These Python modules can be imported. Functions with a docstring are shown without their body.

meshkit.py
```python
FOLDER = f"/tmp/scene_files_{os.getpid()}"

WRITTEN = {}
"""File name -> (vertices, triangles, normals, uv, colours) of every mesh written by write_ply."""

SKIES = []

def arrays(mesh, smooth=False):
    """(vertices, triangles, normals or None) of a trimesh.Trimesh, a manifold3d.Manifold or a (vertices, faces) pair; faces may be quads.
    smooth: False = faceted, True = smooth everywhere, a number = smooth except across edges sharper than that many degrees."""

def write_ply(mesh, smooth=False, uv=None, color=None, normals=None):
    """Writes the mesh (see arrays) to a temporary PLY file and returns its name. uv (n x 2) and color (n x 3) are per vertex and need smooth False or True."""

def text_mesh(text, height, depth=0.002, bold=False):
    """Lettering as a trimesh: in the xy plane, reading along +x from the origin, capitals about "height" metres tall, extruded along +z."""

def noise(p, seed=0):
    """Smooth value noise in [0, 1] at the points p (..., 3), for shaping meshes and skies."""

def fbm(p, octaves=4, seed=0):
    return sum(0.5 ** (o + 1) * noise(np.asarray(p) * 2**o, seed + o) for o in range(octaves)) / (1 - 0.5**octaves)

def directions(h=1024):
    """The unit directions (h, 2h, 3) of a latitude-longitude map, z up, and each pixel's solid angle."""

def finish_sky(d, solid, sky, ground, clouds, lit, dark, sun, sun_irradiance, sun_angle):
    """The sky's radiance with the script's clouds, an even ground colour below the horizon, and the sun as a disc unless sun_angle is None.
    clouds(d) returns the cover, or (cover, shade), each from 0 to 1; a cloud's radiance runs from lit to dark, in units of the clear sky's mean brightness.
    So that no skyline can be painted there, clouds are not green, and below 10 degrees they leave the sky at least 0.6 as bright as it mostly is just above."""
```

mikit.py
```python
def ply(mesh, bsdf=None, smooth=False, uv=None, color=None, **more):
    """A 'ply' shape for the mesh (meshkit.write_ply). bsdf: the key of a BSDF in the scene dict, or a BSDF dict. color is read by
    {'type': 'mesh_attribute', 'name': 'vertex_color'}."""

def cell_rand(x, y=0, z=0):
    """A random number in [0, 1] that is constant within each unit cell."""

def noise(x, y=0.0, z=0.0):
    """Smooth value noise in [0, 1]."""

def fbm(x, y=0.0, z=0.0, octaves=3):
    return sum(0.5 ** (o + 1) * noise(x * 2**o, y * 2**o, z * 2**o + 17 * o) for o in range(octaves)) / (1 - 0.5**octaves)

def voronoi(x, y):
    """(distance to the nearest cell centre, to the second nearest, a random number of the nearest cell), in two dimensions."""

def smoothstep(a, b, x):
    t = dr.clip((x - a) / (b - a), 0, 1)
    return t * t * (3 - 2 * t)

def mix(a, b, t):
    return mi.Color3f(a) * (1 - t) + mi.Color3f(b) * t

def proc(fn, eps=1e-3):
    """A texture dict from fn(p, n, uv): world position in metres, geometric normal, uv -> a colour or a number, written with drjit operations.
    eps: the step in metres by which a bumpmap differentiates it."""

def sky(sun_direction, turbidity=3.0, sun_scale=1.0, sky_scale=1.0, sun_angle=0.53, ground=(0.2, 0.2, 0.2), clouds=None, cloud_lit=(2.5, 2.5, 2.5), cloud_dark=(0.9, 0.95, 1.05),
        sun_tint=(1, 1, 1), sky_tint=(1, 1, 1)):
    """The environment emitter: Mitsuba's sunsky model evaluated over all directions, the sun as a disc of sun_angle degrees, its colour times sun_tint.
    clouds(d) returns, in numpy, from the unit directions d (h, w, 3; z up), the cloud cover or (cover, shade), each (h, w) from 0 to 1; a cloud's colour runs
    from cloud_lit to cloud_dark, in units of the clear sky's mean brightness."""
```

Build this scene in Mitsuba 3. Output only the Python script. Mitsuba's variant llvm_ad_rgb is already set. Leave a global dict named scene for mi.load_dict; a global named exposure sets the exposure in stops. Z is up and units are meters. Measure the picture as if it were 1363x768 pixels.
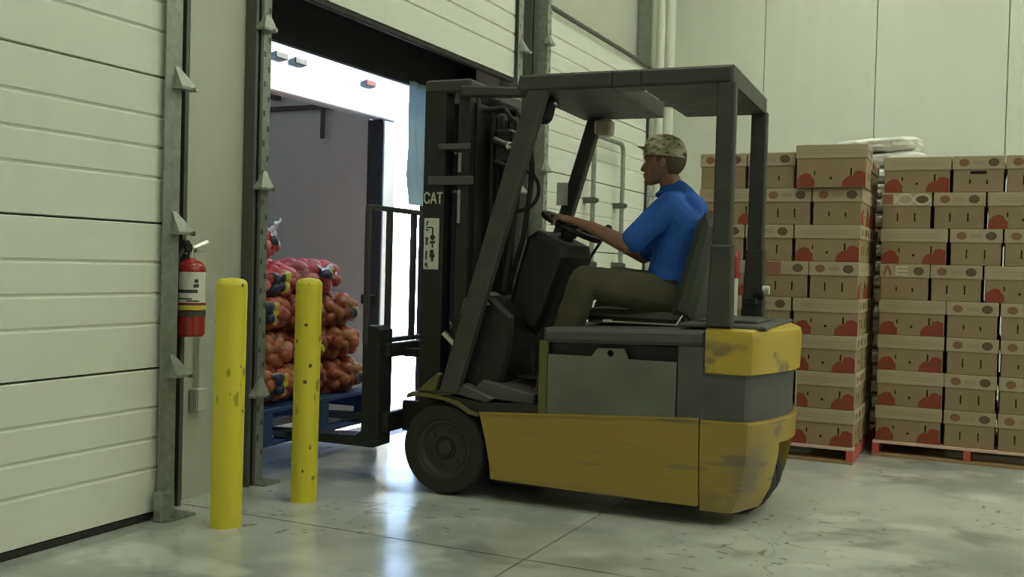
import math, random
import numpy as np, trimesh, manifold3d as m3, drjit as dr
import mitsuba as mi, mikit, meshkit
from mikit import noise, fbm, voronoi, smoothstep, mix, proc
from shapely.geometry import Polygon, Point, box as sbox
from shapely import affinity
T = mi.ScalarTransform4f
random.seed(7)
RNG = np.random.default_rng(7)
scene, labels = {}, {}

# ------------------------------------------------------------------ camera
yaw, pitch, roll = np.radians([115.468, -1.26175, 1.51599])
_f = np.array([math.cos(pitch) * math.cos(yaw), math.cos(pitch) * math.sin(yaw), math.sin(pitch)])
_r = np.cross(_f, [0, 0, 1]); _r /= np.linalg.norm(_r)
_u = np.cross(_r, _f)
_u = -math.sin(roll) * _r + math.cos(roll) * _u
CAM = np.array([0, 0, 1.15])
scene['camera'] = {'type': 'perspective', 'fov': math.degrees(2 * math.atan(681.5 / 1355.45)), 'fov_axis': 'x',
                   'near_clip': 0.05, 'far_clip': 500.0,
                   'to_world': T().look_at(origin=CAM.tolist(), target=(CAM + _f).tolist(), up=_u.tolist())}
# ------------------------------------------------------------------ light
exposure = 0.0
SUN = (0.07, 1.0, 0.40)
scene['sky'] = mikit.sky(SUN, turbidity=2.5, sun_scale=40.0, sky_scale=30.0, ground=(0.32, 0.32, 0.32), sky_tint=(0.86, 0.97, 1.2), sun_tint=(0.70, 0.95, 1.45))
LAMP = (20.6, 22.0, 17.6)          # tubes with the greenish cast of the photograph
ROOM = dict(x0=-3.45, x1=9.0, y0=-6.0, y1=11.2, z1=6.2)

# ------------------------------------------------------------------ materials
def rgb(c): return {'type': 'rgb', 'value': list(c)}
def mat(key, color, rough=0.5, metal=0.0, spec=0.5, **k):
    d = {'type': 'principled', 'base_color': color if isinstance(color, dict) else rgb(color),
         'roughness': rough, 'metallic': metal, 'specular': spec, **k}
    scene[key] = {'type': 'twosided', 'bsdf': d}
    return key
def vmat(key, rough=0.6, **k):
    return mat(key, {'type': 'mesh_attribute', 'name': 'vertex_color'}, rough, **k)

def white_panel(p, n, uv):
    d = fbm(p.x * 1.3, p.y * 1.3, p.z * 0.8, octaves=3)
    s = smoothstep(0.55, 0.9, fbm(p.x * 6, p.y * 6, p.z * 1.2 + 5))
    return mix((0.72, 0.73, 0.67), (0.62, 0.63, 0.56), d * 0.6 + s * 0.3)
def back_wall(p, n, uv):
    d = fbm(p.x * 0.9, p.y * 1.0, p.z * 0.35)
    s = fbm(p.x * 9, 0.0, p.z * 0.25, octaves=2)
    return mix((0.74, 0.75, 0.69), (0.64, 0.65, 0.58), d * 0.5 + s * 0.35)
def concrete(p, n, uv):
    a = fbm(p.x * 1.1, p.y * 1.1, 0.0, octaves=4)
    b = fbm(p.x * 5.0 + 9, p.y * 5.0, 0.3, octaves=3)
    base = mix((0.47, 0.485, 0.455), (0.27, 0.285, 0.265), smoothstep(0.3, 0.72, a * 0.6 + b * 0.4))
    w = (fbm(p.x * 3 + 3, p.y * 3 + 1, 2.2) - 0.5) * 0.5
    # tyre marks, dark scuffs and short cracks
    st = smoothstep(0.60, 0.80, fbm(p.x * 2.2 + 11 + w, p.y * 3.0 + 4 * w, 1.0, octaves=4))
    rd = dr.abs(fbm(p.x * 3.4 + w * 3, p.y * 4.2 + 31, 0.0, octaves=4) - 0.5)
    sc = smoothstep(0.022, 0.0, rd) * smoothstep(0.50, 0.66, fbm(p.x * 1.9 + 20, p.y * 1.9, 0, octaves=2))
    sp = smoothstep(0.84, 0.90, noise(p.x * 30 + 3 * w, p.y * 24, 3.0)) * smoothstep(0.5, 0.62, fbm(p.x * 1.3 + 40, p.y * 1.3, 0))
    c = mix(base, (0.15, 0.155, 0.14), dr.minimum(1.0, 0.5 * st + 0.42 * sc + 0.6 * sp))
    lt = smoothstep(0.62, 0.8, fbm(p.x * 3.0 + 70, p.y * 3.4, 0.0, octaves=4))
    return mix(c, (0.60, 0.60, 0.57), 0.5 * lt)
def concrete_rough(p, n, uv):
    a = fbm(p.x * 2.3 + 5, p.y * 2.3, 0.0, octaves=3)
    return mi.Float(0.085 + 0.16 * smoothstep(0.35, 0.75, a))
def yellow_worn(p, n, uv):
    a = fbm(p.x * 7, p.y * 7, p.z * 7, octaves=4)
    rub = smoothstep(0.60, 0.72, a) * smoothstep(-1.3, -0.95, p.x)
    sc = smoothstep(0.68, 0.74, fbm(p.x * 4, p.y * 4 + 8, p.z * 34, octaves=2)) * 0.5
    low = smoothstep(0.16, 0.05, p.z) * 0.35
    pt = dr.exp(-(dr.square(p.x + 0.955) + dr.square(p.y - 4.54) + dr.square((p.z - 0.25) * 0.7)) * 110) * (0.5 + a)
    c = mix((0.36, 0.255, 0.04), (0.30, 0.21, 0.036), fbm(p.x * 2, p.y * 2, p.z * 5))
    return mix(c, (0.16, 0.13, 0.09), dr.minimum(0.9, rub * 0.7 + sc + low + pt))
def yellow_cap_toplit(p, n, uv):  # same yellow as the side panels, brightened: light from above in the colour
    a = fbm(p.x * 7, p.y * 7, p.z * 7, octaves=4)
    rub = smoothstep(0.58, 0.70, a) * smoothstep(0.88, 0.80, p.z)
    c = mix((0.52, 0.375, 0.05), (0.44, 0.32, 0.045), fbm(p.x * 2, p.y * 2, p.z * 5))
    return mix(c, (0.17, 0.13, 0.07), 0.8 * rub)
def bollard_paint(p, n, uv):
    a = noise(p.x * 30 + 3, p.y * 30, p.z * 17) 
    chip = smoothstep(0.86, 0.89, noise(p.x * 46 + 3, p.y * 46, p.z * 26)) * smoothstep(0.45, 0.6, noise(p.x * 5, p.y * 5 + 7, p.z * 5))
    sc = smoothstep(0.74, 0.80, fbm(p.x * 30, p.y * 30, p.z * 9 + 3)) * 0.5
    c = mix((0.74, 0.65, 0.04), (0.66, 0.57, 0.04), fbm(p.x * 6, p.y * 6, p.z * 2))
    return mix(c, (0.05, 0.045, 0.03), dr.minimum(0.95, chip + sc))
def galvanised(p, n, uv):
    v, _, r = voronoi(p.y * 40 + p.x * 40, p.z * 40)
    return mix((0.36, 0.385, 0.34), (0.25, 0.27, 0.24), r * 0.7 + 0.3 * fbm(p.x * 3, p.y * 3, p.z * 3))
def cardboard(p, n, uv):
    a = fbm(p.x * 3.1, p.y * 3.1, p.z * 6, octaves=3)
    return mix((0.34, 0.255, 0.155), (0.27, 0.20, 0.12), a)
def cardboard_lid(p, n, uv):
    a = fbm(p.x * 3.1 + 4, p.y * 3.1, p.z * 6, octaves=3)
    return mix((0.45, 0.375, 0.26), (0.365, 0.295, 0.195), a)
def dark_metal(p, n, uv):
    a = fbm(p.x * 9, p.y * 9, p.z * 9, octaves=3)
    return mix((0.040, 0.042, 0.038), (0.075, 0.075, 0.068), a)
def grey_metal(p, n, uv):
    a = fbm(p.x * 6, p.y * 6, p.z * 6, octaves=3)
    return mix((0.105, 0.105, 0.105), (0.075, 0.075, 0.075), a)
def battery_paint(p, n, uv):
    a = fbm(p.x * 4, p.y * 4, p.z * 4, octaves=4)
    return mix((0.155, 0.16, 0.13), (0.115, 0.12, 0.098), smoothstep(0.3, 0.7, a))
def pallet_wood(p, n, uv):
    a = fbm(p.x * 3, p.y * 40, p.z * 40, octaves=3)
    return mix((0.42, 0.28, 0.16), (0.28, 0.18, 0.10), a)
def blue_cloth(p, n, uv):
    a = fbm(p.x * 14, p.y * 14, p.z * 14, octaves=3)
    return mix((0.035, 0.13, 0.50), (0.028, 0.10, 0.41), a)
def trouser_cloth(p, n, uv):
    a = fbm(p.x * 12, p.y * 12, p.z * 12, octaves=3)
    return mix((0.105, 0.097, 0.066), (0.07, 0.065, 0.045), a)
def cap_cloth(p, n, uv):
    a = fbm(p.x * 32, p.y * 32, p.z * 46, octaves=2)
    c = mix((0.52, 0.48, 0.36), (0.40, 0.36, 0.25), smoothstep(0.45, 0.55, a))
    return mix(c, (0.22, 0.19, 0.12), smoothstep(0.62, 0.68, noise(p.x * 45 + 9, p.y * 45, p.z * 70)))
def plastic_white(p, n, uv):
    a = fbm(p.x * 8, p.y * 8, p.z * 8, octaves=3)
    return mix((0.82, 0.82, 0.79), (0.66, 0.66, 0.63), a)
def asphalt(p, n, uv):
    return mix((0.52, 0.52, 0.50), (0.42, 0.42, 0.41), fbm(p.x, p.y, 0.0))

mat('white_panel', proc(white_panel), 0.42)
mat('back_wall', proc(back_wall), 0.45)
mat('white_paint', (0.68, 0.69, 0.63), 0.5)
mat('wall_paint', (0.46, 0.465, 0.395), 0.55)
mat('ceiling_paint', (0.6, 0.6, 0.56), 0.8)
mat('joint_dark', (0.035, 0.035, 0.03), 0.8)
mat('seam_grey', (0.42, 0.43, 0.38), 0.7)
mat('concrete', proc(concrete), proc(concrete_rough), 0.0, 0.55, clearcoat=0.35, clearcoat_gloss=0.9)
mat('rubber', (0.017, 0.017, 0.017), 0.7)
mat('tyre', (0.024, 0.023, 0.020), 0.75)
mat('rim', (0.034, 0.032, 0.027), 0.55)
mat('galvanised', proc(galvanised), 0.45, 0.55)
mat('track_dark', (0.11, 0.115, 0.105), 0.5, 0.4)
mat('bright_steel', (0.62, 0.62, 0.60), 0.25, 1.0)
mat('chrome', (0.8, 0.8, 0.8), 0.12, 1.0)
mat('yellow_worn', proc(yellow_worn), 0.4)
mat('yellow_cap_toplit', proc(yellow_cap_toplit), 0.35)
mat('yellow_green', (0.12, 0.108, 0.04), 0.5)
mat('bollard_paint', proc(bollard_paint), 0.38)
mat('dark_metal', proc(dark_metal), 0.5, 0.0, 0.35)
mat('black_steel', (0.022, 0.024, 0.022), 0.5, 0.0, 0.4)
mat('black_plastic', (0.013, 0.013, 0.0125), 0.5)
mat('grey_metal', proc(grey_metal), 0.5, 0.0, 0.35)
mat('battery_paint', proc(battery_paint), 0.5)
mat('silver_grey', (0.26, 0.26, 0.235), 0.4)
mat('beige_plastic', (0.50, 0.42, 0.30), 0.4)
mat('sign_white', (0.66, 0.66, 0.60), 0.5)
mat('letter_cream', (0.58, 0.56, 0.44), 0.5)
mat('print_dark', (0.05, 0.05, 0.045), 0.6)
mat('seat_vinyl', (0.060, 0.066, 0.052), 0.5)
mat('cardboard', proc(cardboard), 0.8, 0.0, 0.2)
mat('cardboard_lid', proc(cardboard_lid), 0.75, 0.0, 0.2)
mat('print_red', (0.26, 0.062, 0.04), 0.7, 0.0, 0.2)
mat('print_red_lid', (0.29, 0.13, 0.10), 0.7, 0.0, 0.2)
mat('print_brown', (0.15, 0.09, 0.06), 0.7, 0.0, 0.2)
mat('print_rust', (0.25, 0.13, 0.085), 0.7, 0.0, 0.2)
mat('print_faint', (0.36, 0.28, 0.18), 0.7, 0.0, 0.2)
mat('print_cream', (0.55, 0.50, 0.39), 0.7, 0.0, 0.2)
mat('hole_dark', (0.03, 0.022, 0.014), 0.9, 0.0, 0.1)
mat('pallet_wood', proc(pallet_wood), 0.8)
mat('pallet_red', (0.50, 0.10, 0.065), 0.7)
mat('pallet_pink', (0.66, 0.47, 0.39), 0.7)
mat('pallet_blue', (0.022, 0.05, 0.155), 0.6)
mat('skin', (0.29, 0.155, 0.108), 0.5, 0.0, 0.35)
mat('hair', (0.085, 0.055, 0.030), 0.6)
mat('eye_white', (0.6, 0.58, 0.55), 0.3)
mat('blue_cloth', proc(blue_cloth), 0.85, 0.0, 0.2, sheen=0.3)
mat('trouser_cloth', proc(trouser_cloth), 0.9, 0.0, 0.15)
mat('cap_cloth', proc(cap_cloth), 0.9, 0.0, 0.15)
mat('leather', (0.03, 0.025, 0.02), 0.5)
mat('plastic_white', proc(plastic_white), 0.22, 0.0, 0.6, clearcoat=0.6)
mat('extinguisher_red', (0.32, 0.02, 0.02), 0.25, 0.0, 0.5, clearcoat=0.6)
mat('label_yellow', (0.62, 0.50, 0.05), 0.5)
mat('asphalt', proc(asphalt), 0.9)
mat('trailer_wall', (0.48, 0.49, 0.46), 0.5)
mat('trailer_white', (0.74, 0.76, 0.78), 0.45)
mat('trailer_dark', (0.045, 0.043, 0.043), 0.6)
mat('curtain_black', (0.016, 0.018, 0.022), 0.75)
mat('red_lamp', (0.45, 0.02, 0.02), 0.3)
mat('leveler_steel', (0.52, 0.51, 0.52), 0.55, 0.2)
mat('pipe_cream', (0.62, 0.62, 0.42), 0.5)
scene['curtain_blue'] = {'type': 'principledthin', 'base_color': rgb((0.55, 0.68, 0.76)), 'roughness': 0.5, 'diff_trans': 0.7}
scene['trailer_roof'] = {'type': 'principledthin', 'base_color': rgb((0.50, 0.50, 0.50)), 'roughness': 0.6, 'diff_trans': 0.9}
vmat('sack_net', 0.42)
vmat('sack_label', 0.4)

# ------------------------------------------------------------------ mesh helpers
def hull(pts): return trimesh.convex.convex_hull(np.asarray(pts, float))
def bx(x0, x1, y0, y1, z0, z1, b=0.0):
    if b <= 0:
        m = trimesh.creation.box(extents=(abs(x1 - x0), abs(y1 - y0), abs(z1 - z0)))
        m.apply_translation(((x0 + x1) / 2, (y0 + y1) / 2, (z0 + z1) / 2)); return m
    c = np.array([(x0 + x1) / 2, (y0 + y1) / 2, (z0 + z1) / 2]); h = np.abs([x1 - x0, y1 - y0, z1 - z0]) / 2
    b = min(b, *(h * 0.49)); p = []
    for s in np.ndindex(2, 2, 2):
        sg = np.array(s) * 2 - 1
        for k in range(3):
            q = h.copy(); q[[i for i in range(3) if i != k]] -= b
            p.append(c + sg * q)
    return hull(p)
def cyl(p0, p1, r, n=16, r2=None):
    p0, p1 = np.array(p0, float), np.array(p1, float); L = np.linalg.norm(p1 - p0)
    prof = [[0, 0], [r, 0], [r if r2 is None else r2, L], [0, L]]
    m = trimesh.creation.revolve(prof, sections=n)
    m.apply_transform(trimesh.geometry.align_vectors([0, 0, 1], (p1 - p0) / L)); m.apply_translation(p0); return m
def lathe(prof, n=24, at=(0, 0, 0), axis=(0, 0, 1)):
    m = trimesh.creation.revolve(np.array(prof, float), sections=n)
    m.apply_transform(trimesh.geometry.align_vectors([0, 0, 1], axis)); m.apply_translation(at); return m
def tube(path, r, n=10, closed=False):
    P = np.array(path, float); k = len(P); V = []
    tg = np.gradient(P, axis=0) if not closed else np.roll(P, -1, 0) - np.roll(P, 1, 0)
    tg /= np.linalg.norm(tg, axis=1, keepdims=True)
    a = np.array([0, 0, 1.0]) if abs(tg[0][2]) < 0.9 else np.array([1.0, 0, 0])
    for i in range(k):
        a = a - tg[i] * (a @ tg[i]); a /= np.linalg.norm(a); b = np.cross(tg[i], a)
        ang = np.arange(n) * 2 * np.pi / n
        V.append(P[i] + r * (np.cos(ang)[:, None] * a + np.sin(ang)[:, None] * b))
    V = np.vstack(V); F = []
    for i in range(k if closed else k - 1):
        j = (i + 1) % k
        for q in range(n):
            q2 = (q + 1) % n
            F += [[i * n + q, i * n + q2, j * n + q2], [i * n + q, j * n + q2, j * n + q]]
    if not closed:
        V = np.vstack([V, P[0], P[-1]]); a0, a1 = len(V) - 2, len(V) - 1
        for q in range(n):
            q2 = (q + 1) % n
            F += [[a0, q2, q], [a1, (k - 1) * n + q, (k - 1) * n + q2]]
    return trimesh.Trimesh(V, F, process=False)
def arc(c, r, a0, a1, n, ax='xz'):
    t = np.radians(np.linspace(a0, a1, n)); p = np.tile(np.array(c, float), (n, 1))
    i, j = 'xyz'.index(ax[0]), 'xyz'.index(ax[1]); p[:, i] += r * np.cos(t); p[:, j] += r * np.sin(t); return p
def ext_xz(poly, y0, y1):
    """A polygon in (x, z) drawn out from y0 to y1."""
    m = trimesh.creation.extrude_polygon(poly if hasattr(poly, 'exterior') else Polygon(poly), abs(y1 - y0), engine='earcut')
    v = m.vertices.copy(); m = trimesh.Trimesh(np.stack([v[:, 0], max(y0, y1) - v[:, 2], v[:, 1]], 1), m.faces, process=False); return m
def ext_yz(poly, x0, x1):
    m = trimesh.creation.extrude_polygon(poly if hasattr(poly, 'exterior') else Polygon(poly), abs(x1 - x0), engine='earcut')
    v = m.vertices.copy(); return trimesh.Trimesh(np.stack([v[:, 2] + min(x0, x1), v[:, 0], v[:, 1]], 1), m.faces, process=False)
def ext_xy(poly, z0, z1):
    m = trimesh.creation.extrude_polygon(poly if hasattr(poly, 'exterior') else Polygon(poly), abs(z1 - z0), engine='earcut')
    m.apply_translation((0, 0, min(z0, z1))); return m
def bevel_poly(poly, y0, y1, b):
    """Polygon in (x, z) drawn along y with its outline chamfered at both ends."""
    P = Polygon(poly) if not hasattr(poly, 'exterior') else poly
    c = m3.CrossSection([np.array(P.exterior.coords)[:-1].tolist()], m3.FillRule.NonZero)
    ins = c.offset(-b, m3.JoinType.Miter)
    a = ext_xz(P, y0 + b, y1 - b); bb = ext_xz(Polygon(ins.to_polygons()[0]), y0, y1)
    return hull(np.vstack([a.vertices, bb.vertices]))
def cat(*ms): return trimesh.util.concatenate(list(ms))
def mf(m):
    m = trimesh.Trimesh(m.vertices, m.faces, process=True)
    return m3.Manifold(m3.Mesh(np.asarray(m.vertices, np.float32), np.asarray(m.faces, np.uint32)))
def tm(man):
    g = man.to_mesh(); return trimesh.Trimesh(g.vert_properties[:, :3], g.tri_verts, process=False)
def sub(a, *bs):
    r = mf(a)
    for b in bs: r = r - mf(b)
    return tm(r)
def ball(c, r, n=14, s=(1, 1, 1)):
    m = trimesh.creation.uv_sphere(radius=r, count=(n, n)); m.apply_scale(s); m.apply_translation(c); return m
def bones(chains, edge=0.014, iters=6, n=20):
    """One continuous surface: hulls of the spheres at each bone's two joints, joined, refined and smoothed."""
    parts = []
    for a, b in chains:
        sp = [m3.Manifold.sphere(q[1], n).scale(q[2] if len(q) > 2 else (1, 1, 1)).translate(tuple(map(float, q[0]))) for q in (a, b)]
        parts.append(m3.Manifold.batch_hull(sp))
    m = tm(m3.Manifold.batch_boolean(parts, m3.OpType.Add).refine_to_length(edge))
    m = trimesh.Trimesh(m.vertices, m.faces, process=True)
    trimesh.smoothing.filter_taubin(m, iterations=iters); return m

# ------------------------------------------------------------------ scene helpers
ORD = ['', 'first', 'second', 'third', 'fourth', 'fifth', 'sixth', 'seventh', 'eighth', 'ninth', 'tenth', 'eleventh', 'twelfth', 'thirteenth', 'fourteenth', 'fifteenth', 'sixteenth', 'seventeenth', 'eighteenth', 'nineteenth', 'twentieth']
USED = {}
def key_for(name, parent=None):
    base = (parent + '__' if parent else '') + name
    k = USED.get(base, 0); USED[base] = k + 1
    return base if k == 0 else f'{base}_{k:03d}'
XF = None
def add(name, mesh, m, parent=None, smooth=False, label=None, cat_=None, group=None, kind=None, color=None, xf=None, emit=None):
    k = key_for(name, parent)
    t = xf if xf is not None else XF
    if t is not None:
        mesh = mesh.copy(); mesh.apply_transform(t)
    more = {'emitter': {'type': 'area', 'radiance': rgb(emit)}} if emit is not None else {}
    scene[k] = mikit.ply(mesh, m, smooth=smooth, color=color, **more)
    tag(k, label, cat_, group, kind); return k
def tag(k, label=None, cat_=None, group=None, kind=None):
    d = {a: b for a, b in (('label', label), ('category', cat_), ('group', group), ('kind', kind)) if b}
    if d: labels.setdefault(k, {}).update(d)
def thing(name, label, cat_, group=None, kind=None):
    k = key_for(name); tag(k, label, cat_, group, kind); return k

# ================================================================== THE SETTING
X0, X1, Y0, Y1, ZC = -3.45, 9.0, -6.0, 11.2, 6.2
XO = -3.62                                             # outer face of the dock wall
# floor: slabs with sawn joints
JX, JY = [XO, -1.64, 1.9, 5.4, X1], [Y0, -3.4, 0.1, 3.62, 7.3, Y1]
add('floor', bx(XO, X1, Y0, Y1, -0.25, -0.012), 'joint_dark', kind='structure', label='polished grey concrete warehouse floor with sawn joints')
for i in range(len(JX) - 1):
    for j in range(len(JY) - 1):
        g = 0.004
        add('slab', bx(JX[i] + g, JX[i + 1] - g, JY[j] + g, JY[j + 1] - g, -0.014, 0.0), 'concrete', 'floor')
add('ceiling', bx(XO, X1 + 0.2, Y0 - 0.2, Y1 + 0.2, ZC, ZC + 0.2), 'ceiling_paint', kind='structure', label='flat white warehouse ceiling')
add('wall_front', bx(XO, X1 + 0.2, Y0 - 0.2, Y0, -0.25, ZC), 'white_paint', kind='structure', label='white wall behind the camera')
add('wall_right', bx(X1, X1 + 0.2, Y0, Y1, -0.25, ZC), 'white_paint', kind='structure', label='white wall at the right end of the hall')
# back wall of insulated panels
add('wall_back', bx(XO, X1 + 0.2, Y1 + 0.03, Y1 + 0.2, -0.25, ZC), 'seam_grey', kind='structure', label='white back wall of tall insulated panels')
edges = [X0, -2.37, -1.217, 0.021, 1.2, 2.4, 3.6, 4.8, 6.0, 7.2, 8.4, X1]
for a, b in zip(edges[:-1], edges[1:]):
    add('panel', bx(a + 0.004, b - 0.004, Y1, Y1 + 0.04, 0, ZC, 0.006), 'back_wall', 'wall_back')
# dock wall with one open door (the middle one)
D2 = (4.17, 6.87, 2.75)                                 # opening: y0, y1, height
wl = thing('wall_left', 'pale dock wall with three overhead doors', None, kind='structure')
labels[wl] = {'kind': 'structure', 'label': 'pale dock wall with three overhead doors'}
add('panel', bx(XO, X0, Y0, 3.655, -0.25, ZC), 'wall_paint', wl)
add('panel', bx(XO, X0, 3.668, D2[0], -0.25, ZC), 'wall_paint', wl)
add('panel', bx(XO, X0, D2[0], D2[1], D2[2], ZC), 'wall_paint', wl)
add('panel', bx(XO, X0, D2[1], Y1 + 0.1, -0.25, ZC), 'wall_paint', wl)
add('seam', bx(XO, X0 - 0.02, 3.655, 3.668, 0, ZC), 'joint_dark', wl)

# sectional overhead doors
def door_profile(z0, h, xf, t=0.045):
    """Ribbed steel section in (x, z): three pressed grooves."""
    p = [(xf - t, z0 + 0.003), (xf, z0 + 0.003 + 0.004)]
    for gz in (0.20, 0.33, 0.465):
        z = z0 + gz * h / 0.632
        p += [(xf, z - 0.014), (xf - 0.010, z - 0.005), (xf - 0.010, z + 0.002), (xf, z + 0.006)]
    p += [(xf, z0 + h - 0.007), (xf - 0.004, z0 + h - 0.003), (xf - t, z0 + h - 0.003)]
    return p
def sectional(n, y0, y1, z0, count, label, xf=-3.30):
    d = thing(f'door_{n}', label, None, kind='structure'); h = 0.632
    for k in range(count):
        add('section', ext_xz(door_profile(z0 + 0.03 + k * h, h, xf), y0, y1), 'white_panel', d)
    add('bottom_seal', bx(xf - 0.04, xf - 0.002, y0 + 0.01, y1 - 0.01, z0 - 0.0, z0 + 0.031, 0.005), 'rubber', d, label='black rubber bottom seal')
    return d
sectional(1, 0.55, 3.375, 0.0, 4, 'closed white ribbed overhead door at the left')
sectional(2, 4.10, 6.86, 2.515, 5, 'raised white ribbed overhead door above the forklift')
sectional(3, 7.48, 10.02, 0.0, 5, 'closed white ribbed overhead door behind the forklift')

# galvanised door tracks
def track(y, side, h, label, brackets, perforated, w=0.075, cw=0.07, xf=-3.27):
    """side = +1: the door lies on the -y side."""
    t = thing('door_track', label, 'door track')
    a, b = (y, y + w) if side > 0 else (y - w, y)
    far = b if side > 0 else a                                     # the edge away from the door
    c0, c1 = sorted((far, far + side * cw))
    add('angle', cat(bx(xf - 0.006, xf, a, b, 0.0, h), bx(X0 + 0.006, xf - 0.006, far - 0.003, far + 0.003, 0.0, h)), 'galvanised', t)
    add('channel', ext_xy(Polygon([(X0 + 0.006, c0), (-3.38, c0), (-3.38, c0 + 0.02), (-3.385, c0 + 0.02), (-3.43, c0 + 0.006), (-3.43, c1 - 0.006), (-3.385, c1 - 0.02), (-3.38, c1 - 0.02), (-3.38, c1), (X0 + 0.006, c1)]), 0.0, h), 'track_dark', t, label='dark channel for the shaded track recess')  # dark strip added for the shade in the recess beside the angle
    for z in brackets:
        e0, e1 = sorted((far - side * 0.055, far + side * 0.06))
        k = add('bracket', hull([(xf, e0, z), (xf, e1, z), (xf + 0.045, e0 + 0.01, z), (xf + 0.045, e1 - 0.005, z), (xf, e0, z + 0.012), (xf, e1, z + 0.012), (xf + 0.045, e0 + 0.01, z + 0.012), (xf + 0.045, e1 - 0.005, z + 0.012),
                                 (xf, far - side * 0.03 - 0.012, z + 0.10), (xf, far - side * 0.03 + 0.012, z + 0.10)]), 'galvanised', t)
        add('bolt', cyl((xf + 0.045, e1 - 0.03, z + 0.006), (xf + 0.06, e1 - 0.03, z + 0.006), 0.010, 6), 'bright_steel', k)
    if perforated:
        k = 0
        holes = [bx(xf - 0.0005, xf + 0.0015, (a + b) / 2 + s * 0.016 - 0.008, (a + b) / 2 + s * 0.016 + 0.008, z, z + 0.028, 0.002) for k, z in enumerate(np.arange(0.15, h, 0.075)) for s in ((-1) ** k,)]
        add('slots', cat(*holes), 'track_dark', t)
        labels[t + '__slots'] = {'kind': 'stuff'}
    add('foot', cat(bx(-3.44, xf + 0.07, a - 0.01, b + 0.06, 0.0, 0.012), *([bx(xf, xf + 0.05, a - 0.03, a + 0.05, 0.0, 0.13, 0.004)] if not perforated else [])), 'galvanised', t)
    return t
track(3.335, +1, 4.5, 'grey galvanised door track beside the fire extinguisher', (0.62, 1.25, 1.885), False, 0.095, 0.16)
track(4.168, -1, 4.5, 'perforated galvanised track on the left side of the open dock door', (0.45, 1.50, 2.3), True, 0.058, 0.06, -3.38)
track(6.87, +1, 5.5, 'perforated galvanised track on the right side of the open dock door', (0.75, 1.7, 2.75), True)
track(7.47, -1, 5.5, 'perforated galvanised track on the left side of the door behind the forklift', (0.9, 1.9, 2.9), True)
track(10.03, +1, 5.5, 'galvanised track on the far side of the door behind the forklift', (0.9, 1.9, 2.9), False)
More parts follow.
